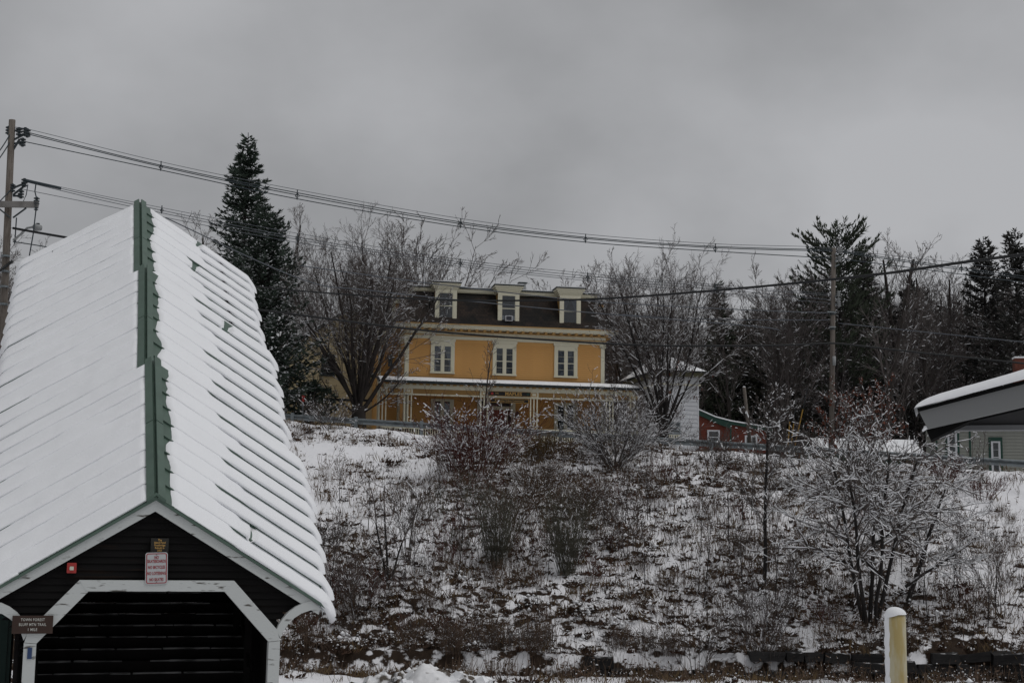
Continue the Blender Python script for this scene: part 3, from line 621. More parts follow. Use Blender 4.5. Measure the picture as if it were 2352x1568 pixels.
# wing set back on the left flank, mostly behind the big maple
hb('wing_wall', 'yellow', -7.5, -6.25, 3.6, 9.0, -0.95, 6.0); hb('wing_frieze', 'cream', -7.58, -7.02, 3.5, 9.08, 5.4, 5.86); hb('wing_corner_board', 'cream', -7.54, -7.36, 3.56, 3.7, -0.9, 5.398)
clap(-7.34, -6.26, 3.6, hs, 'yellow', -0.2, 5.35, 0.128)
hb('wing_cornice', 'cream', -8.05, -7.02, 3.05, 9.5, 6.0, 6.19); frus((-8.05, -6.6, 3.05, 9.5), (-7.2, -5.8, 3.9, 8.7), 6.20, 8.30).build('wing_roof', 'shingle', hs)
hb('wing_roof_edge', 'slate', -7.35, -6.0, 3.7, 8.8, 8.302, 8.40); hb('wing_snow', 'snow', -7.3, -6.0, 3.75, 8.75, 8.402, 8.45)
# windows: casing, sashes, pane, room behind
def window(par, u0, u1, y, z0, z1, cas, wd, m='cream', mull=None, bars=True, cover=None, y_dir=-1, head=0.0, room=True):
    w = MB(); d = y
    w.box(u0, u0+wd, d-0.075, d, z0, z1); w.box(u1-wd, u1, d-0.075, d, z0, z1); w.box(u0+wd, u1-wd, d-0.074, d, z1-cas-head, z1); w.box(u0-0.03, u1+0.03, d-0.11, d, z0-0.05, z0+0.03)
    if mull: w.box((u0+u1)/2-mull/2, (u0+u1)/2+mull/2, d-0.072, d, z0+0.03, z1-cas-head)
    f = w.build('window', m, par)
    cells = [(u0+wd, u1-wd)] if not mull else [(u0+wd, (u0+u1)/2-mull/2), ((u0+u1)/2+mull/2, u1-wd)]
    for ci, (a, b) in enumerate(cells):
        za, zb = z0+0.03, z1-cas-head
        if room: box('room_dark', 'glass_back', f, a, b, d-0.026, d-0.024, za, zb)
        if cover: cover(f, a, b, d, za, zb, ci)
        box('pane', 'glass', f, a, b, d-0.048, d-0.044, za, zb)
        s = MB(); st = 0.035; zm = (za+zb)/2
        s.box(a, a+st, d-0.062, d-0.03, za, zb); s.box(b-st, b, d-0.062, d-0.03, za, zb); s.box(a+st, b-st, d-0.061, d-0.031, za, za+st*1.4); s.box(a+st, b-st, d-0.061, d-0.031, zb-st, zb)
        if bars: s.box(a+st, b-st, d-0.064, d-0.03, zm-0.025, zm+0.02)
        s.build('sash', m, f)
        if bars == 2:
            g = MB()
            for zz in ((za+zm)/2, (zb+zm)/2): g.box(a+st, b-st, d-0.056, d-0.032, zz-0.006, zz+0.006)
            g.build('glazing_bar', m, f)
    return f
def tied(side):
    def fn(f, a, b, d, za, zb, ci):
        s = side if side else (-1 if ci == 0 else 1)
        x0 = a if s < 0 else b; w = (b-a)
        pts = []
        for t, ww in ((1, 0.96), (0.75, 0.80), (0.5, 0.50), (0.36, 0.26), (0.2, 0.30), (0, 0.36)): pts.append((x0-s*w*ww, za+(zb-za)*t))
        V = [(x0, d-0.034, za+(zb-za)*t) for t in (1, 0.75, 0.5, 0.36, 0.2, 0)]+[(p[0], d-0.036, p[1]) for p in pts]
        MB().add(V, [(i, i+1, 7+i, 6+i) for i in range(5)]).build('curtain', 'curtain', f)
    return fn
def shade(m, frac):
    def fn(f, a, b, d, za, zb, ci): box('blind', m, f, a+0.01, b-0.01, d-0.036, d-0.033, zb-(zb-za)*(frac if not isinstance(frac, tuple) else frac[ci]), zb)
    return fn
for u0, u1, cv_ in ((-4.68, -3.21, tied(0)), (-0.84, 0.63, shade('shade', (0.55, 1.0))), (3.03, 4.50, shade('curtain', 1.0))):
    window(hs, u0, u1, 0.0, 3.32, 5.36, 0.10, 0.2, 'cream', 0.16, 2, cv_, head=0.28)
    hb('window_head', 'cream', u0-0.05, u1+0.05, -0.10, 0.0, 5.25, 5.41)
window(hs, 3.05, 4.5, 0.0, -0.15, 1.72, 0.12, 0.2, 'cream', 0.16, 1); window(hs, -4.6, -3.2, 0.0, -0.15, 1.72, 0.12, 0.2, 'cream', 0.16, 1)
for v in (3.0, 6.0):   # side windows on the left flank
    for z0 in (0.2, 3.4):
        o = window(hs, -0.5, 0.5, 0.0, z0, z0+1.8, 0.14, 0.15, 'cream', None, 1); o.rotation_euler = (0, 0, R(-90)); o.location = (-6.22, v, 0)
# dormers
for i, (uc, cvr) in enumerate(((-3.86, None), (0.03, None), (3.92, tied(0)))):
    d = bpy.data.objects.new('dormer', None); COL.objects.link(d); d.parent = hs; d.location = (uc, -0.40, -0.05)
    box('dormer_body', 'mustard', d, -0.60, 0.60, 0.02, 2.2, 6.5, 8.40)
    for k in range(14): box('dormer_clapboard', 'mustard', d, -0.622, 0.622, 0.1, 2.0, 6.55+k*0.13, 6.662+k*0.13)
    if i == 2:
        def cvf(f, a, b, dd, za, zb, ci):
            for s in (-1, 1):
                x0 = a if s < 0 else b; zm = (za+zb)/2
                MB().add([(x0, dd-0.036, zb), ((a+b)/2, dd-0.036, zb), (x0-s*0.12, dd-0.036, zm), (x0, dd-0.036, zm)], [(0, 1, 2, 3)]).build('curtain', 'shade', f)
    else: cvf = None
    window(d, -0.67, 0.67, 0.0, 6.58, 8.40, 0.14, 0.235, 'cream', None, 1, cvf)
    box('dormer_sill', 'cream', d, -0.68, 0.68, -0.14, 0.02, 6.42, 6.53)
    box('dormer_apron', 'mustard', d, -0.64, 0.64, -0.09, 0.02, 6.30, 6.42)
    for k, (e, z0, z1) in enumerate(((0.70, 8.402, 8.50), (0.76, 8.502, 8.60), (0.83, 8.602, 8.72), (0.90, 8.722, 8.84))): box('dormer_cornice', 'cream', d, -e, e, -0.05-0.055*k, 2.2, z0, z1)
    box('dormer_roof', 'slate', d, -0.93, 0.93, -0.27, 2.2, 8.842, 8.91); box('dormer_snow', 'snow', d, -0.90, 0.90, -0.24, 2.2, 8.912, 8.96)
    if i == 1:
        ac = box('air_conditioner', 'white_siding', d, -0.22, 0.22, -0.25, -0.05, 6.64, 6.97)
        box('grille', 'glass_back', ac, -0.17, 0.17, -0.256, -0.251, 6.68, 6.93)
        for k in range(6): box('slat', 'shade', ac, -0.16, 0.16, -0.262, -0.257, 6.70+k*0.038, 6.712+k*0.038)
        box('side_panel', 'white_siding', d, -0.41, -0.23, -0.045, -0.03, 6.62, 6.98); box('side_panel', 'white_siding', d, 0.23, 0.41, -0.045, -0.03, 6.62, 6.98)
for sx in (-1, 1):     # dormers on the side slopes
    d = bpy.data.objects.new('side_dormer', None); COL.objects.link(d); d.parent = hs
    x0, x1 = (5.2, 6.62) if sx > 0 else (-6.62, -5.2)
    box('dormer_body', 'yellow', d, x0, x1, 3.2, 4.8, 6.5, 8.25)
    for k in range(13): box('dormer_clapboard', 'yellow', d, x0-0.01, x1+0.01, 3.18, 3.2, 6.5+k*0.13, 6.612+k*0.13)
    e = x1 if sx > 0 else x0
    box('corner_board', 'cream', d, min(e, e+sx*0.04)-0.12, max(e, e+sx*0.04)+0.04, 3.14, 4.86, 6.45, 8.0)
    box('dormer_cornice', 'cream', d, x0-0.1, x1+0.15, 3.06, 4.95, 8.0, 8.3); box('dormer_cornice', 'mustard', d, x0-0.2, x1+0.3, 2.96, 5.05, 8.302, 8.46)
    box('dormer_roof', 'slate', d, x0-0.22, x1+0.34, 2.93, 5.08, 8.462, 8.53); box('dormer_snow', 'snow', d, x0-0.2, x1+0.3, 2.96, 5.05, 8.532, 8.58)
fl = hb('metal_flue', 'lampgrey', 1.16, 1.58, 2.0, 2.42, 8.7, 9.45); box('flue_cap', 'slate', fl, 1.1, 1.64, 1.94, 2.48, 9.452, 9.52); box('flue_base', 'mustard', fl, 0.98, 1.8, 1.85, 2.6, 8.66, 8.86)
ch = hb('brick_chimney', 'brick', -5.5, -4.7, 5.0, 5.7, 8.6, 9.35); box('chimney_cap', 'slate', ch, -5.55, -4.65, 4.95, 5.75, 9.352, 9.42)
vp = MB().tube([(-5.0, 1.4, 8.7), (-5.0, 1.4, 9.5)], 0.035, 8).build('vent_pipe', 'white_siding', hs); box('pipe_top', 'white_siding', vp, -5.05, -4.95, 1.35, 1.45, 9.4, 9.65)
# porch
pz0, pz1 = 2.97, 2.50; PV = -2.55
MB().prism([(0.0, pz0), (PV, pz1), (PV, pz1-0.06), (0.0, pz0-0.08)], -8.0, 7.9, 'x').build('porch_roof', 'slate', hs)
def slab_noise(u, v): return 0.09+0.03*(fbm(np.array([u*0.9]), np.array([v*2.0]))[0]-0.5)
V = []; NU, NVv = 160, 8
for i in range(NU+1):
    u = -7.95+15.8*i/NU
    back = -0.35-0.45*fbm(np.array([u*0.7]), np.array([2.2]), 4)[0]; front = PV+0.16+0.12*fbm(np.array([u*1.3]), np.array([7.2]), 3)[0]
    for j in range(NVv+1):
        t = j/NVv; v = back+(front-back)*t; z = pz0+(pz1-pz0)*(v/PV)
        th = slab_noise(u, v)*min(1, 4*math.sqrt(max(0, t*(1-t)))) ; V.append((u, v, z+0.006+th*(0 if j in (0, NVv) else 1)))
i2 = np.arange((NU+1)*(NVv+1)).reshape(NU+1, NVv+1)
obj('porch_snow', mesh('porch_snow', V, np.stack([i2[:-1, :-1], i2[:-1, 1:], i2[1:, 1:], i2[1:, :-1]], -1).reshape(-1, 4), True), 'snow', hs)
hb('gutter', 'slate', -8.05, 7.95, PV-0.10, PV+0.02, pz1-0.13, pz1-0.03)
gm_ = MB().add([(-0.09, 0, 0), (0.09, 0, 0), (0, 0, 0.075), (-0.06, 0.14, 0.02), (0.06, 0.14, 0.02), (0, 0.1, 0.08)], [(0, 1, 2), (0, 2, 5, 3), (1, 4, 5, 2), (3, 5, 4)]); gme_ = mesh('snow_guard', gm_.v, gm_.f); gme_.materials.append(M['snow'])
for i in range(33):
    o = bpy.data.objects.new('snow_guard', gme_); COL.objects.link(o); o.parent = hs; o.location = (-7.4+i*0.46, PV-0.02, pz1+0.005); o.scale = (random.uniform(0.5, 1.1),)*3
hb('porch_frieze', 'cream', -7.7, 7.6, -2.34, -2.20, 2.06, 2.36)
dm = MB().box(-0.11, 0.11, -2.42, -2.34, 2.28, 2.36); dme = mesh('dentil', dm.v, dm.f); dme.materials.append(M['mustard'])
for i in range(38):
    o = bpy.data.objects.new('dentil', dme); COL.objects.link(o); o.parent = hs; o.location = (-7.5+i*0.40, 0, 0)
hb('porch_soffit', 'mustard', -7.7, 7.6, -2.2, 0.0, 2.34, 2.36)
hb('porch_beam', 'cream', -7.7, 7.6, -2.33, -2.21, 1.68, 1.77)
posts = [-7.75, -6.25, -1.70, 1.32, 6.0, 7.5]
for k, u in enumerate(posts):
    for du in (-0.2, 0.0, 0.2): hb('porch_post', 'cream', u+du-0.035, u+du+0.035, -2.30, -2.23, -0.2, 1.68)
    hb('post_block', 'cream', u-0.27, u+0.27, -2.35, -2.19, 1.772, 2.058)
    MB().prism([(u-0.17, 1.81), (u+0.17, 1.81), (u+0.17, 2.02), (u-0.17, 2.02)], -2.37, -2.35).build('block_panel', 'mustard', hs)
    hb('block_face', 'cream', u-0.12, u+0.12, -2.38, -2.372, 1.85, 1.98)
for a, b in ((-7.45, -6.55), (-5.95, -2.0), (1.62, 5.7), (6.3, 7.2)):
    m = MB(); st = 0.10; n = int((b-a)/st)
    for i in range(n):
        for sgn in (-1, 1):
            u = a+i*st; V = [(u, 0, 1.775), (u+0.03, 0, 1.775), (u+0.03+sgn*0.28, 0, 2.055), (u+sgn*0.28, 0, 2.055)]
            V = [(min(max(p[0], a), b), -2.285+0.012*(sgn > 0), p[2]) for p in V]; m.add(V, [(0, 1, 2, 3)])
    lt = m.build('lattice_panel', 'mustard', hs); tag(lt, kind='stuff')
    hb('lattice_back', 'mustard', a, b, -2.24, -2.23, 1.772, 2.058)
hb('porch_deck', 'beam_grey', -7.8, 7.7, -2.4, 0.0, -0.28, -0.16); hb('deck_edge', 'cream', -7.85, 7.75, -2.44, -2.4, -0.32, -0.14)
pk = MB().box(-0.035, 0.035, -2.36, -2.33, -0.85, -0.32); pkm = mesh('skirt_picket', pk.v, pk.f); pkm.materials.append(M['cream'])
for i in range(110):
    o = bpy.data.objects.new('skirt_picket', pkm); COL.objects.link(o); o.parent = hs; o.location = (-7.7+i*0.14, 0, 0)
hb('skirt_back', 'inner_dark', -7.7, 7.6, -2.3, -2.25, -0.9, -0.3)
# doorway with transom
dr = hb('doorway', 'cream', -1.75, 0.62, -0.05, 0.02, -0.2, 1.78)
door = hb('front_door', 'red_door', -0.75, 0.1, -0.085, -0.05, -0.16, 1.15)
for zz in (0.0, 0.62): box('door_panel', 'red_door', door, -0.62, -0.03, -0.105, -0.085, zz-0.05, zz+0.42)
MB().tube([(0.02, -0.13, 0.45), (0.02, -0.085, 0.45)], 0.03, 8).build('handle', 'gold', door)
hb('red_panel', 'red_door', -1.6, -0.85, -0.08, -0.05, -0.16, 1.15)
for a, b in ((-1.6, -1.05), (-0.92, -0.36), (-0.22, 0.34)): hb('transom_pane', 'glass_back', a, b, -0.07, -0.05, 1.38, 1.66)
hb('side_light', 'glass_back', 0.16, 0.36, -0.07, -0.05, 0.1, 1.15)
wl_ = hb('wall_lantern', 'slate', 0.66, 0.80, -0.2, -0.06, 0.72, 0.98); MB().prism([(0.63, 0.98), (0.83, 0.98), (0.73, 1.12)], -0.23, -0.03).build('lantern_roof', 'slate', wl_)
hl = MB().box(-7.3, -7.05, -0.6, -0.35, 3.55, 4.05).prism([(-7.4, 4.05), (-6.95, 4.05), (-7.17, 4.3)], -0.7, -0.25).build('bird_house', 'slate', hs)
# the two name boards on the porch
def hpt(u, v, z): return Vector((-0.351+math.cos(HA)*u-math.sin(HA)*v, 87+math.sin(HA)*u+math.cos(HA)*v, 6.51+z))
n1_ = thing('name_sign', hpt(-0.20, -2.40, 1.775), 'long black name board with gold capitals on the porch frieze', 'sign', rz=HA)
box('sign_border', 'gold', n1_, -1.31, 1.31, -0.03, 0.02, 0.0, 0.29); box('sign_board', 'sign_black', n1_, -1.285, 1.285, -0.036, -0.031, 0.022, 0.268)
text('MAPLES', 'lettering', 'gold', n1_, (0.24, -0.038, 0.138), 0.27, sx=1.08, bold=0.006, ext=0.002, spacing=1.05)
text('THE', 'lettering', 'gold', n1_, (-0.77, -0.038, 0.155), 0.12, ext=0.002, sx=1.0)
for u, m_, col in ((-1.05, 'red_door', 0), (1.13, 'green_trim', 1)):
    pts = []
    for i in range(10):
        t = math.pi/2+2*math.pi*i/10; r_ = 0.10 if i % 2 == 0 else 0.055; pts.append((u+r_*math.cos(t)*1.1, 0.145+r_*math.sin(t)))
    MB().prism(pts, -0.042, -0.036).build('leaf_emblem', 'alarm_red' if not col else 'green_trim', n1_)
n2_ = thing('lower_sign', hpt(-0.17, -2.30, 1.40), 'smaller black sign with gold border hung below the long name board', 'sign', rz=HA)
box('sign_border', 'gold', n2_, -1.18, 1.18, -0.03, 0.02, 0.0, 0.235); box('sign_board', 'sign_black', n2_, -1.15, 1.15, -0.036, -0.031, 0.025, 0.21)
text('A Twelve Tribes Community', 'lettering', 'gold', n2_, (0, -0.038, 0.118), 0.155, sx=0.98, ext=0.002)
for u in (-0.9, 0.9): MB().tube([(u, -0.01, 0.235), (u, -0.01, 0.30)], 0.012, 5).build('chain', 'slate', n2_)

# ------------------------------------------------------------------ neighbouring houses
def house_at(name, px, py, Y, a, label): 
    p = P(px, py, Y); return thing(name, p, label, 'house', rz=a), p
# pale yellow gabled house behind the conifers (front gable towards us)
g, gp = house_at('gabled_house', 790, 975, 93, R(8), 'pale yellow clapboard gabled house with dark trim behind the bare maple')
box('wall', 'pale_yellow', g, -3.7, 4.2, 0.0, 8.0, -0.6, 5.0)
clap(-3.68, 4.18, 0.0, g, 'pale_yellow', -0.5, 5.0, 0.17)
MB().prism([(-3.7, 5.0), (4.2, 5.0), (0.25, 7.75)], 0.0, 8.0).build('gable_wall', 'pale_yellow', g)
z = 5.0; 
for k in range(15):
    z = 5.0+0.17*k; w = 3.95*(1-(z+0.17-5)/2.75)
    if w > 0.1: box('gable_clapboard', 'pale_yellow', g, 0.25-w, 0.25+w, -0.02, 0.0, z+0.006, z+0.17)
for s in (-1, 1):
    MB().prism([(0.25, 7.85), (0.25+s*4.45, 4.75), (0.25+s*4.45, 4.55), (0.25, 7.62)], -0.35, 8.3).build('roof_slope', 'slate', g)
    MB().prism([(0.25, 7.93), (0.25+s*4.45, 4.83), (0.25+s*4.45, 4.76), (0.25, 7.86)], -0.34, 8.3).build('roof_snow', 'snow', g)
box('belt_course', 'slate', g, -3.75, 4.25, -0.06, 0.0, 1.55, 1.7)
MB().prism([(-4.3, 1.75), (-2.9, 2.3), (-2.9, 1.6), (-4.3, 1.55)], -1.2, 0.0).build('side_porch_roof', 'slate', g)
window(g, -1.6, -0.7, 0.0, 3.2, 4.6, 0.1, 0.1, 'slate', None, 1); window(g, 1.2, 2.1, 0.0, 3.2, 4.6, 0.1, 0.1, 'slate', None, 1)
# white house right
w_, wp = house_at('white_house', 1604, 1002, 84, R(14), 'white clapboard house with snowy hip roof behind the vase shaped bare tree')
box('wall', 'white_siding', w_, -2.4, 0.0, 0.0, 6.0, -0.8, 3.75)
clap(-2.38, -0.02, 0.0, w_, 'white_siding', -0.7, 3.75, 0.25)
box('corner_board', 'white_siding', w_, -0.06, 0.03, -0.035, 0.1, -0.8, 3.75)
box('eave_band', 'cream', w_, -2.5, 0.12, -0.14, 6.1, 3.0, 3.06)
box('soffit_band', 'olive', w_, -2.6, 0.22, -0.35, 6.3, 3.5, 3.752)
frus((-2.8, 0.42, -0.5, 6.5), (-1.4, -1.0, 2.6, 3.4), 3.76, 5.0).build('hip_roof', 'slate', w_); frus((-2.76, 0.38, -0.46, 6.4), (-1.4, -1.0, 2.6, 3.4), 3.83, 5.1).build('roof_snow', 'snow', w_)
window(w_, -2.1, -1.15, 0.0, 0.15, 0.8, 0.06, 0.06, 'galv', None, 0)
sg = box('wall_vent', 'cream', w_, -2.0, -1.2, -0.06, -0.02, -0.2, 0.05)
for k in range(5): box('vent_slat', 'slate', sg, -1.95+k*0.15, -1.88+k*0.15, -0.066, -0.06, -0.16, 0.0)
# red building
r_, rp = house_at('red_building', 1606, 1005, 88, R(8), 'dark red clapboard outbuilding with green curved eave beside the white house')
box('wall', 'red_siding', r_, 0.0, 4.4, 0.0, 4.0, -0.8, 0.75); clap(0.02, 4.38, 0.0, r_, 'red_siding', -0.7, 0.75, 0.12)
MB().prism([(0.0, 0.75), (2.0, 0.75), (2.0, 0.95), (0.0, 1.45)], 0.0, 4.0).build('upper_wall', 'red_siding', r_)
MB().prism([(2.0, 0.75), (4.4, 0.75), (4.4, 0.78), (2.0, 0.95)], 0.0, 4.0).build('upper_wall', 'red_siding', r_)
MB().prism([(-0.1, 1.72), (1.0, 1.28), (2.0, 1.05), (4.6, 0.70), (4.6, 0.52), (2.05, 0.85), (1.9, 0.62), (0.9, 0.98), (-0.1, 1.42)], -0.14, -0.03).build('green_fascia', 'green_trim', r_)
MB().prism([(-0.1, 1.80), (1.0, 1.36), (2.0, 1.13), (4.6, 0.78), (4.6, 0.71), (2.0, 1.06), (1.0, 1.29), (-0.1, 1.73)], -0.2, 4.2).build('roof_snow', 'snow', r_)
box('corner_board', 'green_trim', r_, 1.95, 2.05, -0.05, 0.0, -0.8, 0.75)
window(r_, 0.5, 1.3, 0.0, -0.35, 0.5, 0.06, 0.07, 'white_siding', None, 1); window(r_, 2.9, 3.7, 0.0, -0.6, 0.22, 0.06, 0.07, 'white_siding', 0.05, 0)
# low shed roof
s_, sp_ = house_at('low_shed', 1990, 1040, 76, R(4), 'low shed with snow covered roof and green gable just behind the guard rail')
s_['category'] = 'shed'
box('wall', 'green_trim', s_, -2.6, 2.9, 0.0, 3.0, -1.2, 0.0)
MB().prism([(-0.3, -0.05), (1.3, 0.75), (3.2, -0.05), (3.2, -0.12), (1.3, 0.66), (-0.3, -0.12)], -2.85, 3.1, 'x').build('roof_deck', 'green_trim', s_)
MB().prism([(-0.34, -0.03), (1.3, 0.85), (3.2, -0.03), (1.3, 0.765)], -2.8, 3.05, 'x').build('roof_snow', 'snow', s_)
# grey green house at the right edge
k_, kp = house_at('green_trim_house', 2150, 1070, 77, R(-8), 'grey clapboard house with dark green window trim under the canopy corner')
box('wall', 'grey_siding', k_, 0.0, 12.0, 0.0, 3.4, -1.0, 2.35); clap(0.0, 12.0, 0.0, k_, 'grey_siding', -0.9, 2.35, 0.17)
for u in (0.0, 1.75, 6.6): box('corner_board', 'green_trim', k_, u, u+(0.1 if u < 5 else 0.28), -0.045, 0.0, -1.0, 2.35)
def trimwin(u0, u1, z0, z1):
    t = MB(); t.box(u0-0.12, u0, -0.06, 0.0, z0-0.1, z1); t.box(u1, u1+0.12, -0.06, 0.0, z0-0.1, z1); t.box(u0-0.12, u1+0.12, -0.062, 0.0, z1, z1+0.22); t.build('window_trim', 'green_trim', k_)
    window(k_, u0, u1, -0.024, z0, z1, 0.05, 0.07, 'white_siding', None, 2)
trimwin(0.62, 1.12, 0.35, 2.05); trimwin(2.88, 3.36, -0.35, 1.35); trimwin(5.15, 5.68, -0.35, 1.85)
MB().prism([(-0.3, 2.35), (3.6, 2.35), (1.7, 2.8)], -0.05, 12.3, 'x').build('roof', 'slate', k_)
chm = box('brick_chimney', 'brick', k_, 4.7, 5.45, 2.0, 2.7, 2.2, 6.1); box('chimney_snow', 'snow', chm, 4.68, 5.47, 1.98, 2.72, 6.102, 6.2)

# ------------------------------------------------------------------ guard rail
gr = thing('guard_rail', (0, 72, 5.0), 'galvanised steel guard rail on posts along the top of the bank', 'guard rail')
def rail_pt(x, h):
    return Vector((x, float(rail_y(x))-72, float(top_z(x))+h-5.0))
xs_ = [-26+i*3.81*0.935 for i in range(18)]
prof = [(0.0, 0.0), (-0.03, 0.02), (-0.085, 0.055), (-0.085, 0.105), (-0.02, 0.145), (-0.02, 0.165), (-0.085, 0.205), (-0.085, 0.255), (-0.03, 0.29), (0.0, 0.31)]
for i in range(len(xs_)-1):
    a, b = rail_pt(xs_[i]-0.05, 0.36), rail_pt(xs_[i+1]+0.05, 0.36)
    V = [(a.x, a.y+p, a.z+q) for p, q in prof]+[(b.x, b.y+p, b.z+q) for p, q in prof]; n = len(prof)
    V += [(v[0], v[1]+0.006, v[2]) for v in V]
    MB().add(V, [(j, j+1, n+j+1, n+j) for j in range(n-1)]+[(2*n+j, 3*n+j, 3*n+j+1, 2*n+j+1) for j in range(n-1)]).build('rail_panel', 'galv', gr)
for i, x in enumerate(xs_):
    p = rail_pt(x, 0)
    MB().box(p.x-0.085, p.x+0.085, p.y-0.14, p.y+0.10, p.z-0.6, p.z+0.74).build('rail_post', 'galv', gr)

# ------------------------------------------------------------------ retaining wall at the foot of the bank
rw = thing('stone_wall', (0, BASE_Y-0.2, -4.3), 'low dark stone retaining wall at the foot of the bank', 'wall')
var = []
for k in range(6):
    r3 = random.Random(40+k); V = []
    for x in (0, 1):
        for y in (0, 1):
            for z in (0, 1): V.append((x+r3.uniform(-0.06, 0.06), y*0.6+r3.uniform(-0.08, 0.08), z+r3.uniform(-0.1, 0.1)))
    me = mesh('stone', V, [(0, 1, 3, 2), (4, 6, 7, 5), (0, 4, 5, 1), (2, 3, 7, 6), (0, 2, 6, 4), (1, 5, 7, 3)]); me.materials.append(M['stone']); var.append(me)
for row in range(3):
    x = 2.0+row*0.4
    while x < 22:
        w = random.uniform(0.4, 1.3); hgt = 0.30
        keep = row < 1 or (x > 9.5 and row < 2) or vnoise(np.array([x*0.5]), np.array([row*5.0]))[0] > (0.45 if x > 9 else 0.6)
        if True: 
            if keep:
                o = bpy.data.objects.new('stone', random.choice(var)); COL.objects.link(o); o.parent = rw; o.location = (x, random.uniform(-0.08, 0.05)+0.04*row, row*hgt); o.scale = (w*0.96, random.uniform(0.8, 1.2), hgt*random.uniform(0.85, 1.1)); o.rotation_euler = (random.gauss(0, 0.06), random.gauss(0, 0.04), random.gauss(0, 0.05))
        x += w

# ------------------------------------------------------------------ poles and lines
def P3(a): return P(*a)
LY, RY = 64.0, 71.0
def pole(name, base, top, r0, r1, label, m='wood_pole', cat='utility pole'):
    t = thing(name, base, label, cat)
    MB().tube([(0, 0, 0), (top-base)*0.5, top-base], [r0, (r0+r1)/2, r1], 12).build('shaft', m, t, True); return t
lt_, lb_ = P(28, 276, LY), P(-4, 990, LY)
lp = pole('utility_pole', lb_, lt_, 0.19, 0.15, 'weathered wooden utility pole with crossarm and street lamp at the left edge')
def rel(px, py, Y, o): return P(px, py, Y)-o
def insulator(par, p, s=1.0, pale=False):
    m = MB()
    m.tube([(p.x, p.y, p.z-0.16*s), (p.x, p.y, p.z+0.16*s)], 0.05*s, 8)
    for k in (-0.1, 0.0, 0.1): m.tube([(p.x, p.y, p.z+k*s-0.02*s), (p.x, p.y, p.z+k*s+0.02*s)], 0.11*s, 10)
    m.build('insulator', 'lampgrey' if pale else 'insul', par)
def arm(par, a, b, r_, m='insul', name='bracket'): MB().tube([a, b], r_, 6).build(name, m, par)
for (a, b) in (((30, 322), (62, 306)), ((30, 330), (58, 328)), ((30, 345), (45, 320)), ((30, 432), (55, 422)), ((30, 450), (48, 450)), ((30, 448), (60, 424)), ((33, 300), (44, 301))):
    arm(lp, rel(*a, LY, lb_), rel(*b, LY, lb_), 0.05)
for q in ((44, 303), (58, 303), (63, 306), (52, 327), (56, 420), (48, 446), (28, 432), (20, 300)): insulator(lp, rel(*q, LY, lb_), 1.3)
a, b = rel(-8, 468, LY-0.3, lb_), rel(88, 468, LY-0.3, lb_)
MB().box(a.x, b.x, a.y-0.07, a.y+0.07, a.z-0.16, a.z+0.12).build('crossarm', 'grey_wood', lp)
arm(lp, rel(60, 478, LY-0.3, lb_), rel(30, 500, LY-0.2, lb_), 0.04, 'insul', 'arm_brace'); arm(lp, rel(-4, 478, LY-0.3, lb_), rel(24, 500, LY-0.2, lb_), 0.04, 'insul', 'arm_brace')
insulator(lp, rel(84, 462, LY-0.3, lb_), 1.2); insulator(lp, rel(83, 477, LY-0.3, lb_), 0.9)
MB().tube([rel(84, 456, LY-0.3, lb_), rel(80, 440, LY-0.3, lb_), rel(83, 418, LY-0.3, lb_)], 0.03, 5).build('jumper_wire', 'wire', lp)
MB().tube([rel(52, 466, LY-0.3, lb_), rel(60, 448, LY-0.3, lb_), rel(64, 424, LY-0.3, lb_)], 0.025, 5).build('jumper_wire', 'wire_pale', lp)
MB().tube([rel(83, 480, LY-0.3, lb_), rel(76, 540, LY-0.3, lb_), rel(68, 585, LY-0.3, lb_), rel(66, 640, LY, lb_)], 0.03, 5).build('drop_wire', 'wire', lp)
MB().tube([rel(38, 500, LY, lb_), rel(34, 560, LY, lb_)], 0.03, 5).build('drop_wire', 'wire', lp)
lamp = MB().tube([rel(30, 552, LY, lb_), rel(48, 538, LY, lb_), rel(62, 524, LY, lb_), rel(78, 521, LY, lb_)], 0.055, 8).build('lamp_arm', 'lampgrey', lp)
MB().tube([rel(76, 521, LY, lb_), rel(82, 522, LY, lb_), rel(95, 524, LY, lb_)], [0.10, 0.19, 0.12], 10).build('lamp_head', 'lampgrey', lamp, True)
MB().tube([rel(87, 517, LY, lb_), rel(87, 513, LY, lb_)], 0.09, 8).build('photocell', 'insul', lamp)
for y_ in (590, 625, 660, 700): MB().tube([rel(31-0.048*(y_-276), y_, LY, lb_)+Vector((0, -0.19, -0.04)), rel(31-0.048*(y_-276), y_, LY, lb_)+Vector((0, -0.19, 0.04))], 0.2, 12).build('pole_band', 'galv', lp)
pp2t, pp2b = P(6, 655, 100), P(0, 900, 100)
p2 = pole('utility_pole', pp2b, pp2t, 0.17, 0.15, 'second, more distant wooden pole just behind the left edge pole', 'wood_pole')
a, b = rel(-14, 668, 100, pp2b), rel(34, 668, 100, pp2b); MB().box(a.x, b.x, -0.07, 0.07, a.z-0.1, a.z+0.1).build('crossarm', 'grey_wood', p2)
for q in ((2, 663), (30, 672), (31, 680)): insulator(p2, rel(*q, 100, pp2b), 1.2)
rt_, rb_ = P(1915, 570, RY), P(1909, 1065, RY)
rpole = pole('utility_pole', rb_, rt_, 0.135, 0.115, 'tall grey wooden utility pole rising among the trees at the right', 'wood_pole')
for (a, b) in (((1918, 585), (1932, 576)), ((1918, 600), (1926, 594)), ((1918, 612), (1928, 607)), ((1918, 682), (1926, 676)), ((1918, 700), (1928, 698)), ((1900, 716), (1922, 718)), ((1905, 751), (1920, 751))):
    arm(rpole, rel(*a, RY-0.15, rb_), rel(*b, RY-0.15, rb_), 0.035, 'galv')
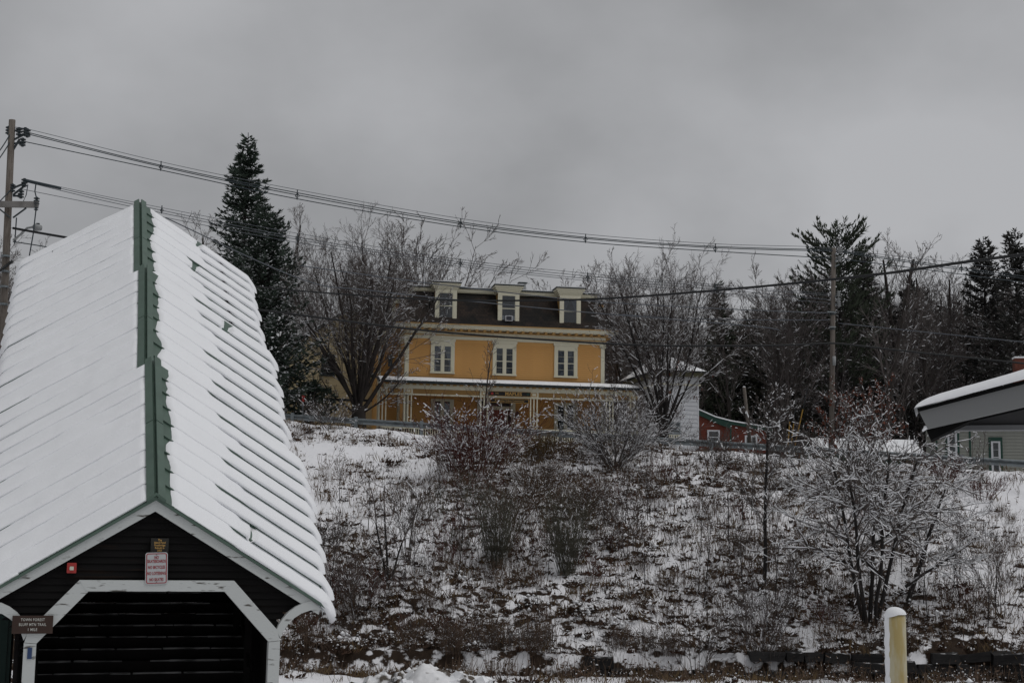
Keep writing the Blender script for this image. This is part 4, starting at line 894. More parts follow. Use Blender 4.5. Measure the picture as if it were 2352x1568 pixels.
for q in ((1927, 574), (1931, 577), (1928, 594), (1926, 675), (1926, 690), (1927, 698)): insulator(rpole, rel(*q, RY-0.2, rb_), 0.9, True)
a = rel(1916, 818, RY-0.2, rb_); MB().tube([a, rel(1916, 839, RY-0.2, rb_)], 0.085, 12).build('equipment_box', 'lampgrey', rpole, True)
for y_ in (717, 722, 756): MB().tube([rel(1912, y_, RY, rb_)+Vector((0, 0, -0.03)), rel(1912, y_, RY, rb_)+Vector((0, 0, 0.03))], 0.145, 12).build('pole_band', 'insul', rpole)
# wires: interpolate picture points at given depths into real curves
def spline(pts, n=10):
    out = []
    Pn = [Vector(p) for p in pts]
    for i in range(len(Pn)-1):
        p0, p1, p2_, p3 = Pn[max(i-1, 0)], Pn[i], Pn[i+1], Pn[min(i+2, len(Pn)-1)]
        for k in range(n):
            t = k/n; out.append(0.5*((2*p1)+(p2_-p0)*t+(2*p0-5*p1+4*p2_-p3)*t*t+(3*p1-p0-3*p2_+p3)*t**3))
    out.append(Pn[-1]); return out
def wire_pts(pp, Ya, Yb):
    x0, x1 = pp[0][0], pp[-1][0]; return [P(x, y, Ya+(Yb-Ya)*(x-x0)/(x1-x0)) for x, y in pp]
def wire(name, pp, Ya, Yb, r_, m, parent=None, label=None, cat='cable', group=None):
    pts = spline(wire_pts(pp, Ya, Yb))
    if parent is not None: pts = [p-parent.location for p in pts]
    o = MB().tube(pts, r_, 6).build(name, m, parent, True)
    if label: tag(o, label, cat, group)
    return o
def spacers(par, pp, Ya, Yb, locs):
    x0, x1 = pp[0][0], pp[-1][0]
    for x, y, s in locs:
        Y = Ya+(Yb-Ya)*(x-x0)/(x1-x0); c = P(x, y, Y)-par.location; k = s*Y/FPX
        m = MB(); m.tube([(c.x, c.y-0.02, c.z+1.0*k), (c.x, c.y-0.02, c.z-1.15*k)], 0.026, 5)
        m.tube([(c.x-0.42*k, c.y, c.z-0.3*k), (c.x, c.y, c.z+0.35*k), (c.x+0.42*k, c.y, c.z-0.3*k), (c.x, c.y, c.z-0.8*k), (c.x-0.42*k, c.y, c.z-0.3*k)], 0.024, 5)
        m.build('spacer', 'insul', par)
l1 = thing('power_line', P(990, 500, 67), 'upper bundle of four power wires with spacers sagging between the two poles', 'power line')
top1 = [(44, 301), (64, 297), (370, 372), (683, 436), (1058, 502), (1345, 538), (1643, 560), (1870, 567), (1914, 575)]
wire('messenger_wire', top1, LY, RY, 0.013, 'wire_pale', l1)
wire('conductor', [(58, 303), (370, 380), (683, 443), (1058, 510), (1345, 545), (1643, 566), (1928, 574)], LY, RY, 0.022, 'wire', l1)
wire('conductor', [(63, 308), (370, 383), (683, 448), (1058, 514), (1345, 548), (1643, 569), (1930, 577)], LY, RY, 0.022, 'wire', l1)
wire('conductor', [(54, 325), (370, 391), (683, 457), (1058, 521), (1345, 556), (1643, 577), (1926, 594)], LY, RY, 0.022, 'wire', l1)
spacers(l1, top1, LY, RY, [(370, 381, 11), (683, 447, 11), (1058, 512, 11), (1345, 547, 10), (1643, 569, 10)])
l2 = thing('power_line', P(990, 600, 67), 'lower bundle of thin wires with spacers passing in front of the bare maple', 'power line')
top2 = [(60, 412), (280, 459), (683, 536), (1058, 596), (1350, 628), (1643, 654), (1925, 676)]
wire('messenger_wire', top2, LY, RY, 0.012, 'wire_pale', l2)
wire('conductor', [(60, 415), (280, 464), (683, 545), (1058, 602), (1350, 634), (1643, 658), (1926, 680)], LY, RY, 0.016, 'wire_pale', l2)
wire('conductor', [(60, 418), (280, 470), (683, 550), (1058, 607), (1350, 640), (1643, 664), (1926, 690)], LY, RY, 0.016, 'wire_pale', l2)
wire('conductor', [(48, 434), (280, 480), (683, 557), (1058, 612), (1350, 645), (1643, 672), (1926, 698)], LY, RY, 0.014, 'wire_pale', l2)
wire('insulated_sleeve', [(58, 414), (140, 433)], LY-0.05, LY+0.1, 0.07, 'wire', l2)
spacers(l2, top2, LY, RY, [(372, 481, 9), (683, 545, 9), (1058, 603, 9), (1350, 635, 9), (1643, 660, 9)])
l3 = thing('power_line', P(2150, 610, 74), 'bundle of power wires leaving the right pole towards the right edge', 'power line')
for nm, pp, r_, m_ in (('messenger_wire', [(1930, 574), (2140, 597), (2400, 626)], 0.012, 'wire_pale'), ('conductor', [(1930, 576), (2140, 606), (2400, 641)], 0.022, 'wire'), ('conductor', [(1930, 579), (2140, 610), (2400, 646)], 0.022, 'wire'), ('conductor', [(1926, 594), (2140, 621), (2400, 655)], 0.022, 'wire')):
    wire(nm, pp, RY, 78, r_, m_, l3)
spacers(l3, [(1930, 574), (2400, 626)], RY, 78, [(2208, 614, 10)])
wire('telephone_cable', [(380, 636), (600, 659), (740, 672), (1000, 688), (1200, 690), (1400, 685), (1700, 662), (2000, 632), (2200, 604), (2352, 584), (2480, 566)], 58, 24, 0.032, 'wire_black', None, 'thick black cable rising to the upper right across the dormers')
wire('overhead_cable', [(400, 690), (600, 712), (960, 757), (1250, 780), (1500, 793), (1760, 793), (1880, 789), (1912, 788), (1960, 792), (2100, 808), (2340, 833), (2450, 846)], 56, 70, 0.045, 'wire_black', None, 'black cable crossing the yellow facade and touching the right pole')
for pth, Ya, Yb, lab in (([(380, 500), (690, 640), (860, 668), (1290, 712), (1720, 748), (1790, 758)], 60, 68, 'thin pale wire slanting down across the mansard roof'),
                    ([(690, 610), (1000, 652), (1340, 690), (1640, 708), (1910, 719)], 61, RY, 'thin wire just under the thick cable ending at the right pole bracket'),
                    ([(1420, 722), (1640, 733), (1905, 735)], 72, RY, 'short faint wire between the bare trees left of the right pole'),
                    ([(1925, 742), (2150, 765), (2400, 790)], RY, 68, 'thin pale wire running right from the middle of the right pole')):
    wire('thin_wire', pth, Ya, Yb, 0.025, 'wire_pale', None, lab, 'wire')
for pth, lab in (([(30, 524), (120, 540), (240, 560)], 'upper short service wire behind the snowy roof at the left pole'), ([(30, 555), (100, 566), (220, 588)], 'lower short service wire with splice at the left pole'),
                 ([(28, 300), (0, 345), (-60, 420)], 'upper wire leaving the left pole towards the left edge'), ([(28, 318), (0, 362), (-60, 440)], 'second wire leaving the left pole towards the left edge'),
                 ([(28, 432), (0, 462), (-60, 520)], 'lower wire leaving the left pole beside the crossarm'), ([(28, 600), (-2, 622), (-60, 660)], 'snow dusted cable leaving the left pole near the roof edge')):
    wire('service_wire', pth, LY, LY-2, 0.026 if 'snow' not in lab else 0.06, 'wire' if 'snow' not in lab else 'wire_black', None, lab, 'wire')
# short leaning post, guy guards, small street sign
a, b = P(1724, 1030, 73.5), P(1709, 889, 73.5)
sp = pole('leaning_pole', a, b, 0.10, 0.085, 'short pale leaning wooden pole in front of the red building', 'wood_pole', 'pole'); MB().tube([b-a, b-a+Vector((0, 0, 0.05))], [0.085, 0.04], 10).build('snow_cap', 'snow', sp)
for (x0, y0, x1, y1, lab) in ((1808, 1040, 1814, 968, 'leftmost upright yellow guy wire guard behind the rail'), (1815, 1042, 1823, 972, 'middle yellow guy wire guard behind the rail'), (1822, 1040, 1844, 940, 'tallest, leaning yellow guy wire guard behind the rail')):
    a, b = P(x0, y0, 73), P(x1, y1, 73); t = thing('guy_guard', a, lab, 'guy guard', 'yellow guy wire guards')
    MB().tube([(0, 0, 0), b-a], 0.030, 8).build('guard_sleeve', 'yel_plastic', t); MB().tube([(b-a)*0.98, (b-a)*1.5], 0.012, 5).build('guy_wire', 'wire', t)
a = P(694, 985, 79); t = thing('street_sign', a, 'thin steel post with small red sign seen edge on near the conifers', 'sign')
MB().box(-0.04, 0.04, -0.03, 0.03, -0.3, 2.2).build('sign_post', 'galv', t); MB().prism([(-0.06, 1.55), (0.06, 1.5), (0.12, 1.9), (0.0, 2.0), (-0.08, 1.9)], -0.05, -0.03).build('sign_blade', 'alarm_red', t)

# ------------------------------------------------------------------ vegetation builders
def nrm(v):
    return v/(np.linalg.norm(v)+1e-9)
def rot_off(rng, d, ang):
    """unit vector at angle ang from d, random azimuth"""
    a = rng.normal(size=3); a = nrm(a-d*(a@d)); return nrm(d*math.cos(ang)+a*math.sin(ang))
def grow(rng, out, p, d, L, r, lvl, S):
    n = S['nseg'][lvl]; st = L/n; rmin = S['rmin']; ends = []
    wob = S['wob'][lvl]; up = S['up'][lvl]
    for i in range(n):
        d = d+rng.normal(0, wob, 3); d[2] += up; d = nrm(d); q = p+d*st
        r2 = max(rmin, r*(1-(0.75 if lvl else 0.6)/n)) if i < n-1 else max(rmin*0.7, r*0.6)
        out.append((p[0], p[1], p[2], q[0], q[1], q[2], r, r2, lvl)); ends.append((p, q, d, r, (i+0.5)/n)); p = q; r = r2
    if lvl < S['levels']:
        k = S['kids'][lvl]
        for j in range(k):
            t = S['t0'][lvl]+(0.99-S['t0'][lvl])*((j+rng.random())/k); e = ends[min(n-1, int(t*n))]
            f = rng.random(); pp = e[0]*(1-f)+e[1]*f
            ang = R(S['ang'][lvl])*rng.uniform(0.6, 1.35)
            dd = rot_off(rng, e[2], ang)
            ll = S['len'][lvl]*L*(1-S['fall'][lvl]*t)*rng.uniform(0.7, 1.25)
            grow(rng, out, pp, dd, ll, max(rmin, min(e[3]*0.72, S['rk']*ll)), lvl+1, S)
    return p, d, r
BASE_S = dict(nseg=[6, 6, 4, 3, 2], wob=[0.05, 0.07, 0.10, 0.12, 0.15], up=[0.0, 0.06, 0.05, 0.05, 0.04], levels=4, kids=[9, 9, 6, 4], t0=[0.25, 0.2, 0.2, 0.25], ang=[38, 34, 34, 36], len=[0.62, 0.5, 0.5, 0.5], fall=[0.5, 0.6, 0.5, 0.4], rk=0.009, rmin=0.006)
def fit(segs, H):
    k = H/np.percentile([q[5] for q in segs], 99.3); return [(q[0]*k, q[1]*k, q[2]*k, q[3]*k, q[4]*k, q[5]*k, q[6], q[7], q[8]) for q in segs]
def seg_parts(segs, parent, trunk_m, twig_m, rsplit, names=('trunk', 'crown'), snow=0.0, seed=0, cap=1.0, rsnow=0.014):
    a = np.array(segs); big = a[:, 6] > rsplit
    if big.any() and names[0] == 'stems': tag(obj('stems', segs_mesh('stems', a[big, :3], a[big, 3:6], a[big, 6], a[big, 7], 7), trunk_m, parent), kind='stuff')
    elif big.any(): obj(names[0], segs_mesh(names[0], a[big, :3], a[big, 3:6], a[big, 6], a[big, 7], 7), trunk_m, parent)
    s = a[~big]
    if len(s): tag(obj(names[1], segs_mesh(names[1], s[:, :3], s[:, 3:6], s[:, 6], s[:, 7], 3), twig_m, parent), kind='stuff')
    if snow > 0:
        r_ = np.random.default_rng(seed); d = a[:, 3:6]-a[:, :3]; L = np.linalg.norm(d, axis=1); h = np.abs(d[:, 2])/(L+1e-9)
        k = (h < cap) & ~((a[:, 6] > 0.022) & (h > 0.7)) & (r_.random(len(a)) < snow*np.clip(1.25-h, 0, 1)); s = a[k]; n = len(s)
        if n:
            t0 = r_.random((n, 1))*0.12; t1 = 0.86+0.16*r_.random((n, 1)); D = s[:, 3:6]-s[:, :3]
            rr = s[:, 6]*0.75+rsnow*r_.uniform(0.6, 1.4, n); off = np.zeros((n, 3)); off[:, 2] = s[:, 6]*0.75+rr*0.55
            A_, B_ = s[:, :3]+D*t0+off, s[:, :3]+D*t1+off; Mid = (A_+B_)/2
            tag(obj('branch_snow', segs_mesh('branch_snow', np.concatenate([A_, Mid]), np.concatenate([Mid, B_]), np.concatenate([rr*0.6, rr]), np.concatenate([rr, rr*0.6]), 5), 'snow', parent), kind='stuff')
def base_at(px, py, Y):
    p = P(px, py, Y); p.z = gz(p.x, Y)-0.05; return p
def height_to(px, ytop, Y, base): return P(px, ytop, Y).z-base.z
def tree_thing(name, px, py, Y, label, cat='tree', group=None, top=None): return thing(name, base_at(px, top or py, Y), label, cat, group)
# ---- vase shaped maple (trunk that splits low into many steep limbs)
def vase(rng, H, r0, tf, nl, spread, kids, S=None, low=3):
    S = dict(BASE_S, **(S or {})); S['kids'] = [0]+kids; out = []
    p = np.zeros(3); d = np.array([0, 0, 1.0]); n = 4; r = r0; nodes = []
    for i in range(n):
        d = nrm(d+rng.normal(0, 0.03, 3)); q = p+d*tf*H/n; r2 = r*0.95; out.append((*p, *q, r, r2, 0)); nodes.append((q, r2)); p, r = q, r2
    for i in range(nl):
        a = 2*math.pi*(i/nl)+rng.normal(0, 0.35); th = R(spread)*math.sqrt((i*0.618) % 1.0+0.05)*rng.uniform(0.85, 1.15)
        q = nodes[-1][0] if i % 3 else nodes[-2][0]
        dd = np.array([math.sin(th)*math.cos(a), math.sin(th)*math.sin(a), math.cos(th)]); L = (1-tf)*H*(1.0-0.26*th/R(60))*rng.uniform(0.88, 1.0)
        grow(rng, out, q-np.array([0, 0, rng.random()*0.12*tf*H]), dd, L, r0*rng.uniform(0.17, 0.30), 1, S)
    for i in range(low):
        a = 2*math.pi*rng.random(); th = R(68); q = nodes[-2][0]*rng.uniform(0.85, 1.05); dd = np.array([math.sin(th)*math.cos(a), math.sin(th)*math.sin(a), math.cos(th)])
        grow(rng, out, q, dd, (1-tf)*H*0.5*rng.uniform(0.7, 1.1), r0*0.14, 1, dict(S, up=[0, 0.10, 0.06, 0.05, 0.04]))
    return out
rg = np.random.default_rng
# big maple left of the house
Y = 81.0; t = tree_thing('maple_tree', 825, 985, Y, 'large bare maple with many steep limbs in front of the pale yellow house'); H = height_to(825, 520, Y, t.location)
seg_parts(fit(vase(rg(22), H, 0.48, 0.155, 18, 40, [13, 9, 6], dict(rmin=0.0065, rk=0.0075), 2), H), t, 'bark', 'twig', 0.035, snow=0.2, seed=1, cap=0.9, rsnow=0.007)
# vase shaped tree before the white house
Y = 73.6; t = tree_thing('maple_tree', 1524, 1010, Y, 'vase shaped bare tree with dark trunk before the white house', 'tree'); H = height_to(1530, 585, Y, t.location)
sg2 = fit(vase(rg(33), H, 0.30, 0.15, 15, 27, [13, 9, 5], dict(rmin=0.0065, rk=0.0075), 3), H); seg_parts(sg2, t, 'bark_dark', 'twig', 0.03, snow=0.25, seed=2, cap=0.9, rsnow=0.006)
a_ = np.array(sg2); lowt = a_[(a_[:, 8] >= 3) & (a_[:, 5] < 0.45*H) & (a_[:, 3] > 0)]; r5 = rg(4); lowt = lowt[r5.permutation(len(lowt))[:90]]
if len(lowt): obj('rust_leaves', leaf_mesh('rust_leaves', lowt[:, 3:6], np.tile([[0, 0, -1.0]], (len(lowt), 1))+r5.normal(0, 0.3, (len(lowt), 3)), r5.normal(0, 0.035, (len(lowt), 3)), r5.uniform(0.1, 0.18, len(lowt))), 'rust_leaf', t)

# ---- slender forest trees: a handful of kinds, copied
def slim(rng, H, r0, crown0, k0, ang, lean=0.0, kids=(7, 5, 3), S=None):
    S = dict(BASE_S, nseg=[9, 5, 3, 2, 2], levels=3, kids=[k0]+list(kids), t0=[crown0, 0.2, 0.2, 0.2], ang=[ang, 36, 36, 36], len=[0.42, 0.5, 0.5, 0.5], fall=[0.72, 0.5, 0.4, 0.4], wob=[0.025, 0.08, 0.11, 0.13, 0.1], up=[0.01, 0.07, 0.05, 0.04, 0], rmin=0.007, rk=0.0095, **(S or {}))
    out = []; d = nrm(np.array([lean, 0.05, 1.0])); grow(rng, out, np.zeros(3), d, H, r0, 0, S); return out
protos = {}
def make_proto(key, segs, tm='bark', wm='twig_far', split=0.03, snow=0.12):
    segs = fit(segs, 10.0); e = bpy.data.objects.new('bare_tree', None); COL.objects.link(e); seg_parts(segs, e, tm, wm, split, snow=snow, seed=len(protos), cap=0.85, rsnow=0.006); protos[key] = [e, False]
make_proto('broad', vase(rg(5), 10, 0.17, 0.25, 11, 38, [10, 8, 4], dict(rmin=0.008, rk=0.008), 2))
make_proto('broad2', vase(rg(8), 10, 0.16, 0.32, 10, 34, [10, 8, 4], dict(rmin=0.008, rk=0.008), 2))
make_proto('slim', slim(rg(6), 10, 0.11, 0.35, 26, 36))
make_proto('slim2', slim(rg(9), 10, 0.10, 0.45, 22, 32))
make_proto('slim3', slim(rg(14), 10, 0.12, 0.25, 28, 40))
make_proto('lean', slim(rg(15), 10, 0.13, 0.3, 22, 30, 0.22, (7, 5, 4)))
make_proto('stalk', slim(rg(17), 10, 0.085, 0.5, 14, 30, 0.0, (5, 4, 2)))
def place(key, px, Y, ytop, label, group=None, wide=1.0, rz=None, py=1000, name='bare_tree'):
    e, used = protos[key]
    if used: e = copy_tree(e)
    protos[key][1] = True
    e.name = name; b = base_at(px, ytop, Y); h = height_to(px, ytop, Y, b); e.location = b; s = h/10*1.04; e.scale = (s*wide, s*wide, s); e.rotation_euler = (0, 0, random.uniform(0, 6.28) if rz is None else rz)
    tag(e, label, 'tree', group); return e
place('broad', 990, 112, 528, 'bare tree behind the left end of the mansard roof', wide=1.0)
place('broad2', 905, 108, 545, 'bare tree behind the big maple top', wide=0.9)
place('slim', 640, 112, 492, 'wispy bare tree just right of the tall spruce', wide=0.8)
place('slim2', 476, 110, 505, 'wispy bare tree between the snowy roof and the tall spruce')
place('broad2', 760, 100, 560, 'grey bare tree behind the maple on its left side', wide=0.9)
place('broad', 1415, 96, 610, 'bare tree just right of the yellow house roof', wide=0.85)
place('broad2', 1330, 118, 648, 'low bare treetop seen behind the third dormer', wide=0.9)
place('slim', 1455, 92, 690, 'shorter bare tree between the yellow house and the vase shaped tree', wide=1.2)
place('broad', 1395, 105, 660, 'bare tree hugging the right end of the mansard roof', wide=0.9)
place('slim3', 1590, 96, 690, 'bare tree behind the white house roof', wide=1.2)
place('broad2', 1785, 92, 628, 'rounded bare tree left of the right utility pole', wide=1.0)
place('lean', 2005, 86, 560, 'pale barked bare tree leaning right beside the utility pole', rz=0.0, wide=1.1)
place('slim', 2128, 90, 590, 'tall straight bare tree right of the leaning pale tree', wide=1.0)
place('slim2', 2168, 92, 600, 'tall straight bare tree left of the two right spruces', wide=1.0)
place('slim3', 2070, 96, 560, 'bare tree behind the leaning pale tree', wide=0.9)
place('broad', 5, 92, 555, 'bare tree behind the pole at the left edge', wide=1.0)
place('broad2', -60, 84, 590, 'snowy bare tree cut by the left edge')
rr = random.Random(3)
ZONES = ((1480, 'slender bare tree in the gap between the yellow house and the vase shaped tree'), (1620, 'slender bare tree showing above the white house roof'), (1770, 'slender bare tree in the wood behind the red building'), (1890, 'slender bare tree in the wood just left of the right utility pole'), (1990, 'slender bare tree in the wood directly behind the right utility pole'), (2110, 'slender bare tree in the wood above the rust leaved tree'), (2235, 'slender bare tree in the wood above the canopy tip'), (9999, 'slender bare tree in the wood above the canopy roof at the right edge'))
def zone(px): return next(l for x, l in ZONES if px < x)
for i in range(58):
    px = rr.uniform(1610, 2370) if i < 46 else rr.uniform(1385, 1620); Y = rr.uniform(90, 118)
    yt = 625+rr.uniform(0, 115)+(60 if px < 1760 else 0)
    place(rr.choice(['slim', 'slim2', 'slim3', 'stalk', 'stalk', 'lean', 'broad2']), px, Y, yt, zone(px), 'bare trees crowded in the wood', wide=rr.uniform(0.7, 1.1))
for i in range(26):
    px = rr.uniform(2080, 2380); Y = rr.uniform(95, 115)
    place('stalk', px, Y, rr.uniform(640, 720), 'thin straight bare trunk in the stand '+('above the canopy tip' if px < 2200 else 'left of the two tall spruces' if px < 2285 else 'among the two tall spruces at the right edge'), 'thin trunks at the far right', wide=rr.uniform(0.6, 0.9))

# ---- conifers
def conifer(rng, H, R0, top_r, z0, whorl, nb, shape, droop, spray, sl, sw, tipup=0.25, dens=1.0):
    """returns trunk segs and spray arrays; shape(t) gives branch length share at height share t"""
    segs = []; Cc, Dd, Ww, Ll = [], [], [], []
    p = np.zeros(3); n = 10
    for i in range(n):
        q = np.array([rng.normal(0, 0.03), rng.normal(0, 0.03), H*(i+1)/n]); segs.append((*p, *q, max(0.02, H*0.016*(1-i/n)), max(0.02, H*0.016*(1-(i+1)/n)), 0)); p = q
    z = z0
    while z < H*0.985:
        t = z/H; L0 = R0*shape(t)
        for b in range(nb if t < 0.93 else 4):
            a = rng.uniform(0, 2*math.pi); L = L0*rng.uniform(0.62, 1.2)+0.12; d = np.array([math.cos(a), math.sin(a), droop(t)+rng.normal(0, 0.08)]); d = nrm(d); q = np.array([0, 0, z+rng.uniform(-0.5, 0.5)*whorl]); m = 4
            for k in range(m):
                q2 = q+d*L/m; segs.append((*q, *q2, 0.028*(1-k/m)+0.008, 0.028*(1-(k+1)/m)+0.007, 1)); ns = max(1, int(spray*L/m*dens+rng.random()))
                if k > 0 or L < 1.2:
                    for s in range(ns):
                        f = rng.random(); c = q+(q2-q)*f; side = nrm(np.cross(d, [0, 0, 1])); sg = 1 if rng.random() < 0.5 else -1
                        dd = nrm(d*rng.uniform(0.3, 1.0)+side*sg*rng.uniform(0.1, 1.0)+np.array([0, 0, rng.normal(-0.05, 0.28)])); w = nrm(np.cross(dd, rng.normal(size=3)))
                        Cc.append(c+rng.normal(0, 0.03, 3)); Dd.append(dd); Ww.append(w*sw*rng.uniform(0.6, 1.3)); Ll.append(sl*rng.uniform(0.6, 1.3))
                d = nrm(d+np.array([0, 0, tipup*(k+1)/m*0.6])+rng.normal(0, 0.04, 3)); q = q2
            for s in range(4):
                dd = nrm(d+rng.normal(0, 0.3, 3)); Cc.append(q-d*0.1); Dd.append(dd); Ww.append(nrm(np.cross(dd, rng.normal(size=3)))*sw*0.8); Ll.append(sl*rng.uniform(0.7, 1.2))
        z += whorl*rng.uniform(0.7, 1.3)*(1-0.45*t)
    return segs, np.array(Cc), np.array(Dd), np.array(Ww), np.array(Ll)
def conifer_parts(parent, data, m, snow=0.0, seed=0, zmin=0.0, ws=1.1):
    segs, C_, D_, W_, L_ = data; a = np.array(segs)
    obj('trunk', segs_mesh('trunk', a[:10, :3], a[:10, 3:6], a[:10, 6], a[:10, 7], 8), 'bark_dark', parent)
    b = a[10:]; tag(obj('branches', segs_mesh('branches', b[:, :3], b[:, 3:6], b[:, 6], b[:, 7], 3), 'bark_dark', parent), kind='stuff')
    tag(obj('crown', leaf_mesh('crown', C_, D_, W_, L_), m, parent), kind='stuff')
    if snow > 0:
        r_ = rg(seed); rad = np.hypot(C_[:, 0], C_[:, 1]); k = (r_.random(len(C_)) < snow*np.clip(rad/(np.percentile(rad, 80)+0.01), 0.1, 1.2)) & (C_[:, 2] > zmin); c, d, l = C_[k], D_[k], L_[k]
        w = np.cross(d, np.array([0, 0, 1.0])); w /= np.linalg.norm(w, axis=1, keepdims=True)+1e-6; w = w*np.linalg.norm(W_[k], axis=1)[:, None]*ws
        up = np.array([0, 0, 0.055]); d2 = d.copy(); d2[:, 2] *= 0.5
        tag(obj('snow_load', leaf_mesh('snow_load', c+up+d*l[:, None]*0.3, d2, w, l*0.8), 'snow', parent), kind='stuff')
def conifer_thing(px, py, Y, ytop, label, data_fn, m, snow, seed, group=None, name='spruce_tree', zmin=0):
    t = tree_thing(name, px, py, Y, label, 'tree', group, ytop); H = height_to(px, ytop, Y, t.location); conifer_parts(t, data_fn(rg(seed), H), m, snow, seed, zmin); return t
spruce_shape = lambda t: (1-t)**0.85*(0.85+0.15*math.sin(t*40))
conifer_thing(570, 985, 86, 305, 'tall dark pointed spruce behind the snowy stair roof, highest tree of the view', lambda r, H: conifer(r, H, H*0.25, 0.1, H*0.12, 0.40, 10, spruce_shape, lambda t: -0.25+0.6*t, 18, 0.36, 0.058, 0.3), 'spruce', 0.30, 51)
def round_shape(t): return (1-t)**0.62*(0.9+0.1*math.sin(t*31))
conifer_thing(612, 985, 79, 478, 'bushy snow dusted conifer in front of the tall pointed spruce', lambda r, H: conifer(r, H, H*0.34, 0.1, H*0.05, 0.36, 13, round_shape, lambda t: 0.0+0.6*t, 19, 0.30, 0.055, 0.5), 'spruce', 0.45, 52, zmin=1.0)
conifer_thing(715, 985, 80, 880, 'low dark young conifer beside the small red street sign', lambda r, H: conifer(r, H, H*0.75, 0.1, H*0.05, 0.25, 10, round_shape, lambda t: 0.1+0.5*t, 22, 0.22, 0.045, 0.4), 'spruce', 0.10, 53)
conifer_thing(1651, 1000, 97, 652, 'narrow green conifer rising left of the rounded bare tree', lambda r, H: conifer(r, H, H*0.13, 0.1, H*0.25, 0.42, 7, lambda t: (1-t)**0.5*(0.7+0.5*abs(math.sin(t*17))), lambda t: 0.1+0.5*t, 17, 0.34, 0.055, 0.4), 'pine', 0.05, 54)
def pine_shape(t): return (0.25 if t < 0.35 else (0.9-0.35*abs(t-0.62)/0.4))*(0.6+0.5*abs(math.sin(t*23)))
def pine(r, H):
    segs, C_, D_, W_, L_ = conifer(r, H, H*0.25, 0.1, H*0.35, 0.55, 9, pine_shape, lambda t: 0.1+0.3*t, 16, 0.40, 0.05, 0.5)
    D_ = D_+np.array([0, 0, 0.55]); D_ /= np.linalg.norm(D_, axis=1, keepdims=True); return segs, C_, D_, W_, L_
conifer_thing(1925, 1000, 93, 524, 'tall open crowned pine directly behind the right utility pole', pine, 'pine', 0.03, 55, name='pine_tree')
for (px, Y, yt, wd, lab, sd, m_) in ((1985, 99, 585, 0.17, 'dark thin conifer just right of the tall open pine', 56, 'conifer_dark'), (2085, 97, 640, 0.17, 'dark conifer behind the leaning pale tree', 57, 'conifer_dark'), (2258, 92, 543, 0.175, 'left of the two tall spruces at the right edge', 58, 'conifer_dark'), (2330, 89, 527, 0.19, 'right of the two tall spruces at the right edge', 59, 'conifer_dark'), (1860, 102, 640, 0.20, 'brownish dark conifer left of the utility pole', 60, 'conifer_dark'), (2160, 104, 700, 0.2, 'low dark conifer among the trunks at right', 63, 'conifer_dark')):
    conifer_thing(px, 1000, Y, yt, lab, lambda r, H, wd=wd: conifer(r, H, H*wd, 0.1, H*0.12, 0.46, 8, lambda t: (1-t)**0.6*(0.65+0.45*abs(math.sin(t*19+wd*50))), lambda t: -0.15+0.6*t, 18, 0.36, 0.055, 0.4), m_, 0.16, sd)
for (px, Y, yt, lab, sd) in ((1690, 99, 742, 'dense snow flecked hemlock above the red building', 61), (1745, 101, 705, 'olive hemlock right of the narrow green conifer', 62), (1655, 100, 770, 'low hemlock directly behind the white house corner', 64), (1790, 98, 800, 'low dark hemlock left of the utility pole foot', 65)):
    conifer_thing(px, 1000, Y, yt, lab, lambda r, H: conifer(r, H, H*0.36, 0.1, H*0.03, 0.42, 8, lambda t: (1-t)**0.6, lambda t: -0.1+0.4*t, 15, 0.30, 0.05, 0.1), 'hemlock', 0.18, sd, name='hemlock_tree')
e = bpy.data.objects.new('dark_conifer', None); COL.objects.link(e); conifer_parts(e, conifer(rg(66), 10.0, 1.75, 0.1, 0.8, 0.36, 7, lambda t: (1-t)**0.65*(0.7+0.4*abs(math.sin(t*21))), lambda t: -0.15+0.6*t, 16, 0.27, 0.042, 0.35), 'conifer_dark', 0.12, 9); first = True
for px, Y, yt, lab in ((1822, 108, 690, 'dark conifer deep in the wood left of the open pine'), (1888, 110, 655, 'dark conifer half hidden by the utility pole'), (1952, 107, 640, 'dark conifer touching the right side of the open pine'), (2040, 108, 672, 'dark conifer deep in the wood above the rust leaved tree'), (2118, 110, 655, 'dark conifer in the wood directly above the canopy tip'), (2205, 106, 690, 'dark conifer in the wood left of the two tall spruces'), (1708, 110, 735, 'dark conifer behind the olive hemlock'), (2300, 108, 640, 'dark conifer showing between the two tall spruces')):
    if not first: e = copy_tree(e)
    first = False; e.name = 'spruce_tree'; b = base_at(px, yt, Y); h = height_to(px, yt, Y, b); e.location = b; e.scale = (h/10,)*3; e.rotation_euler = (0, 0, random.uniform(0, 6)); tag(e, lab, 'tree')
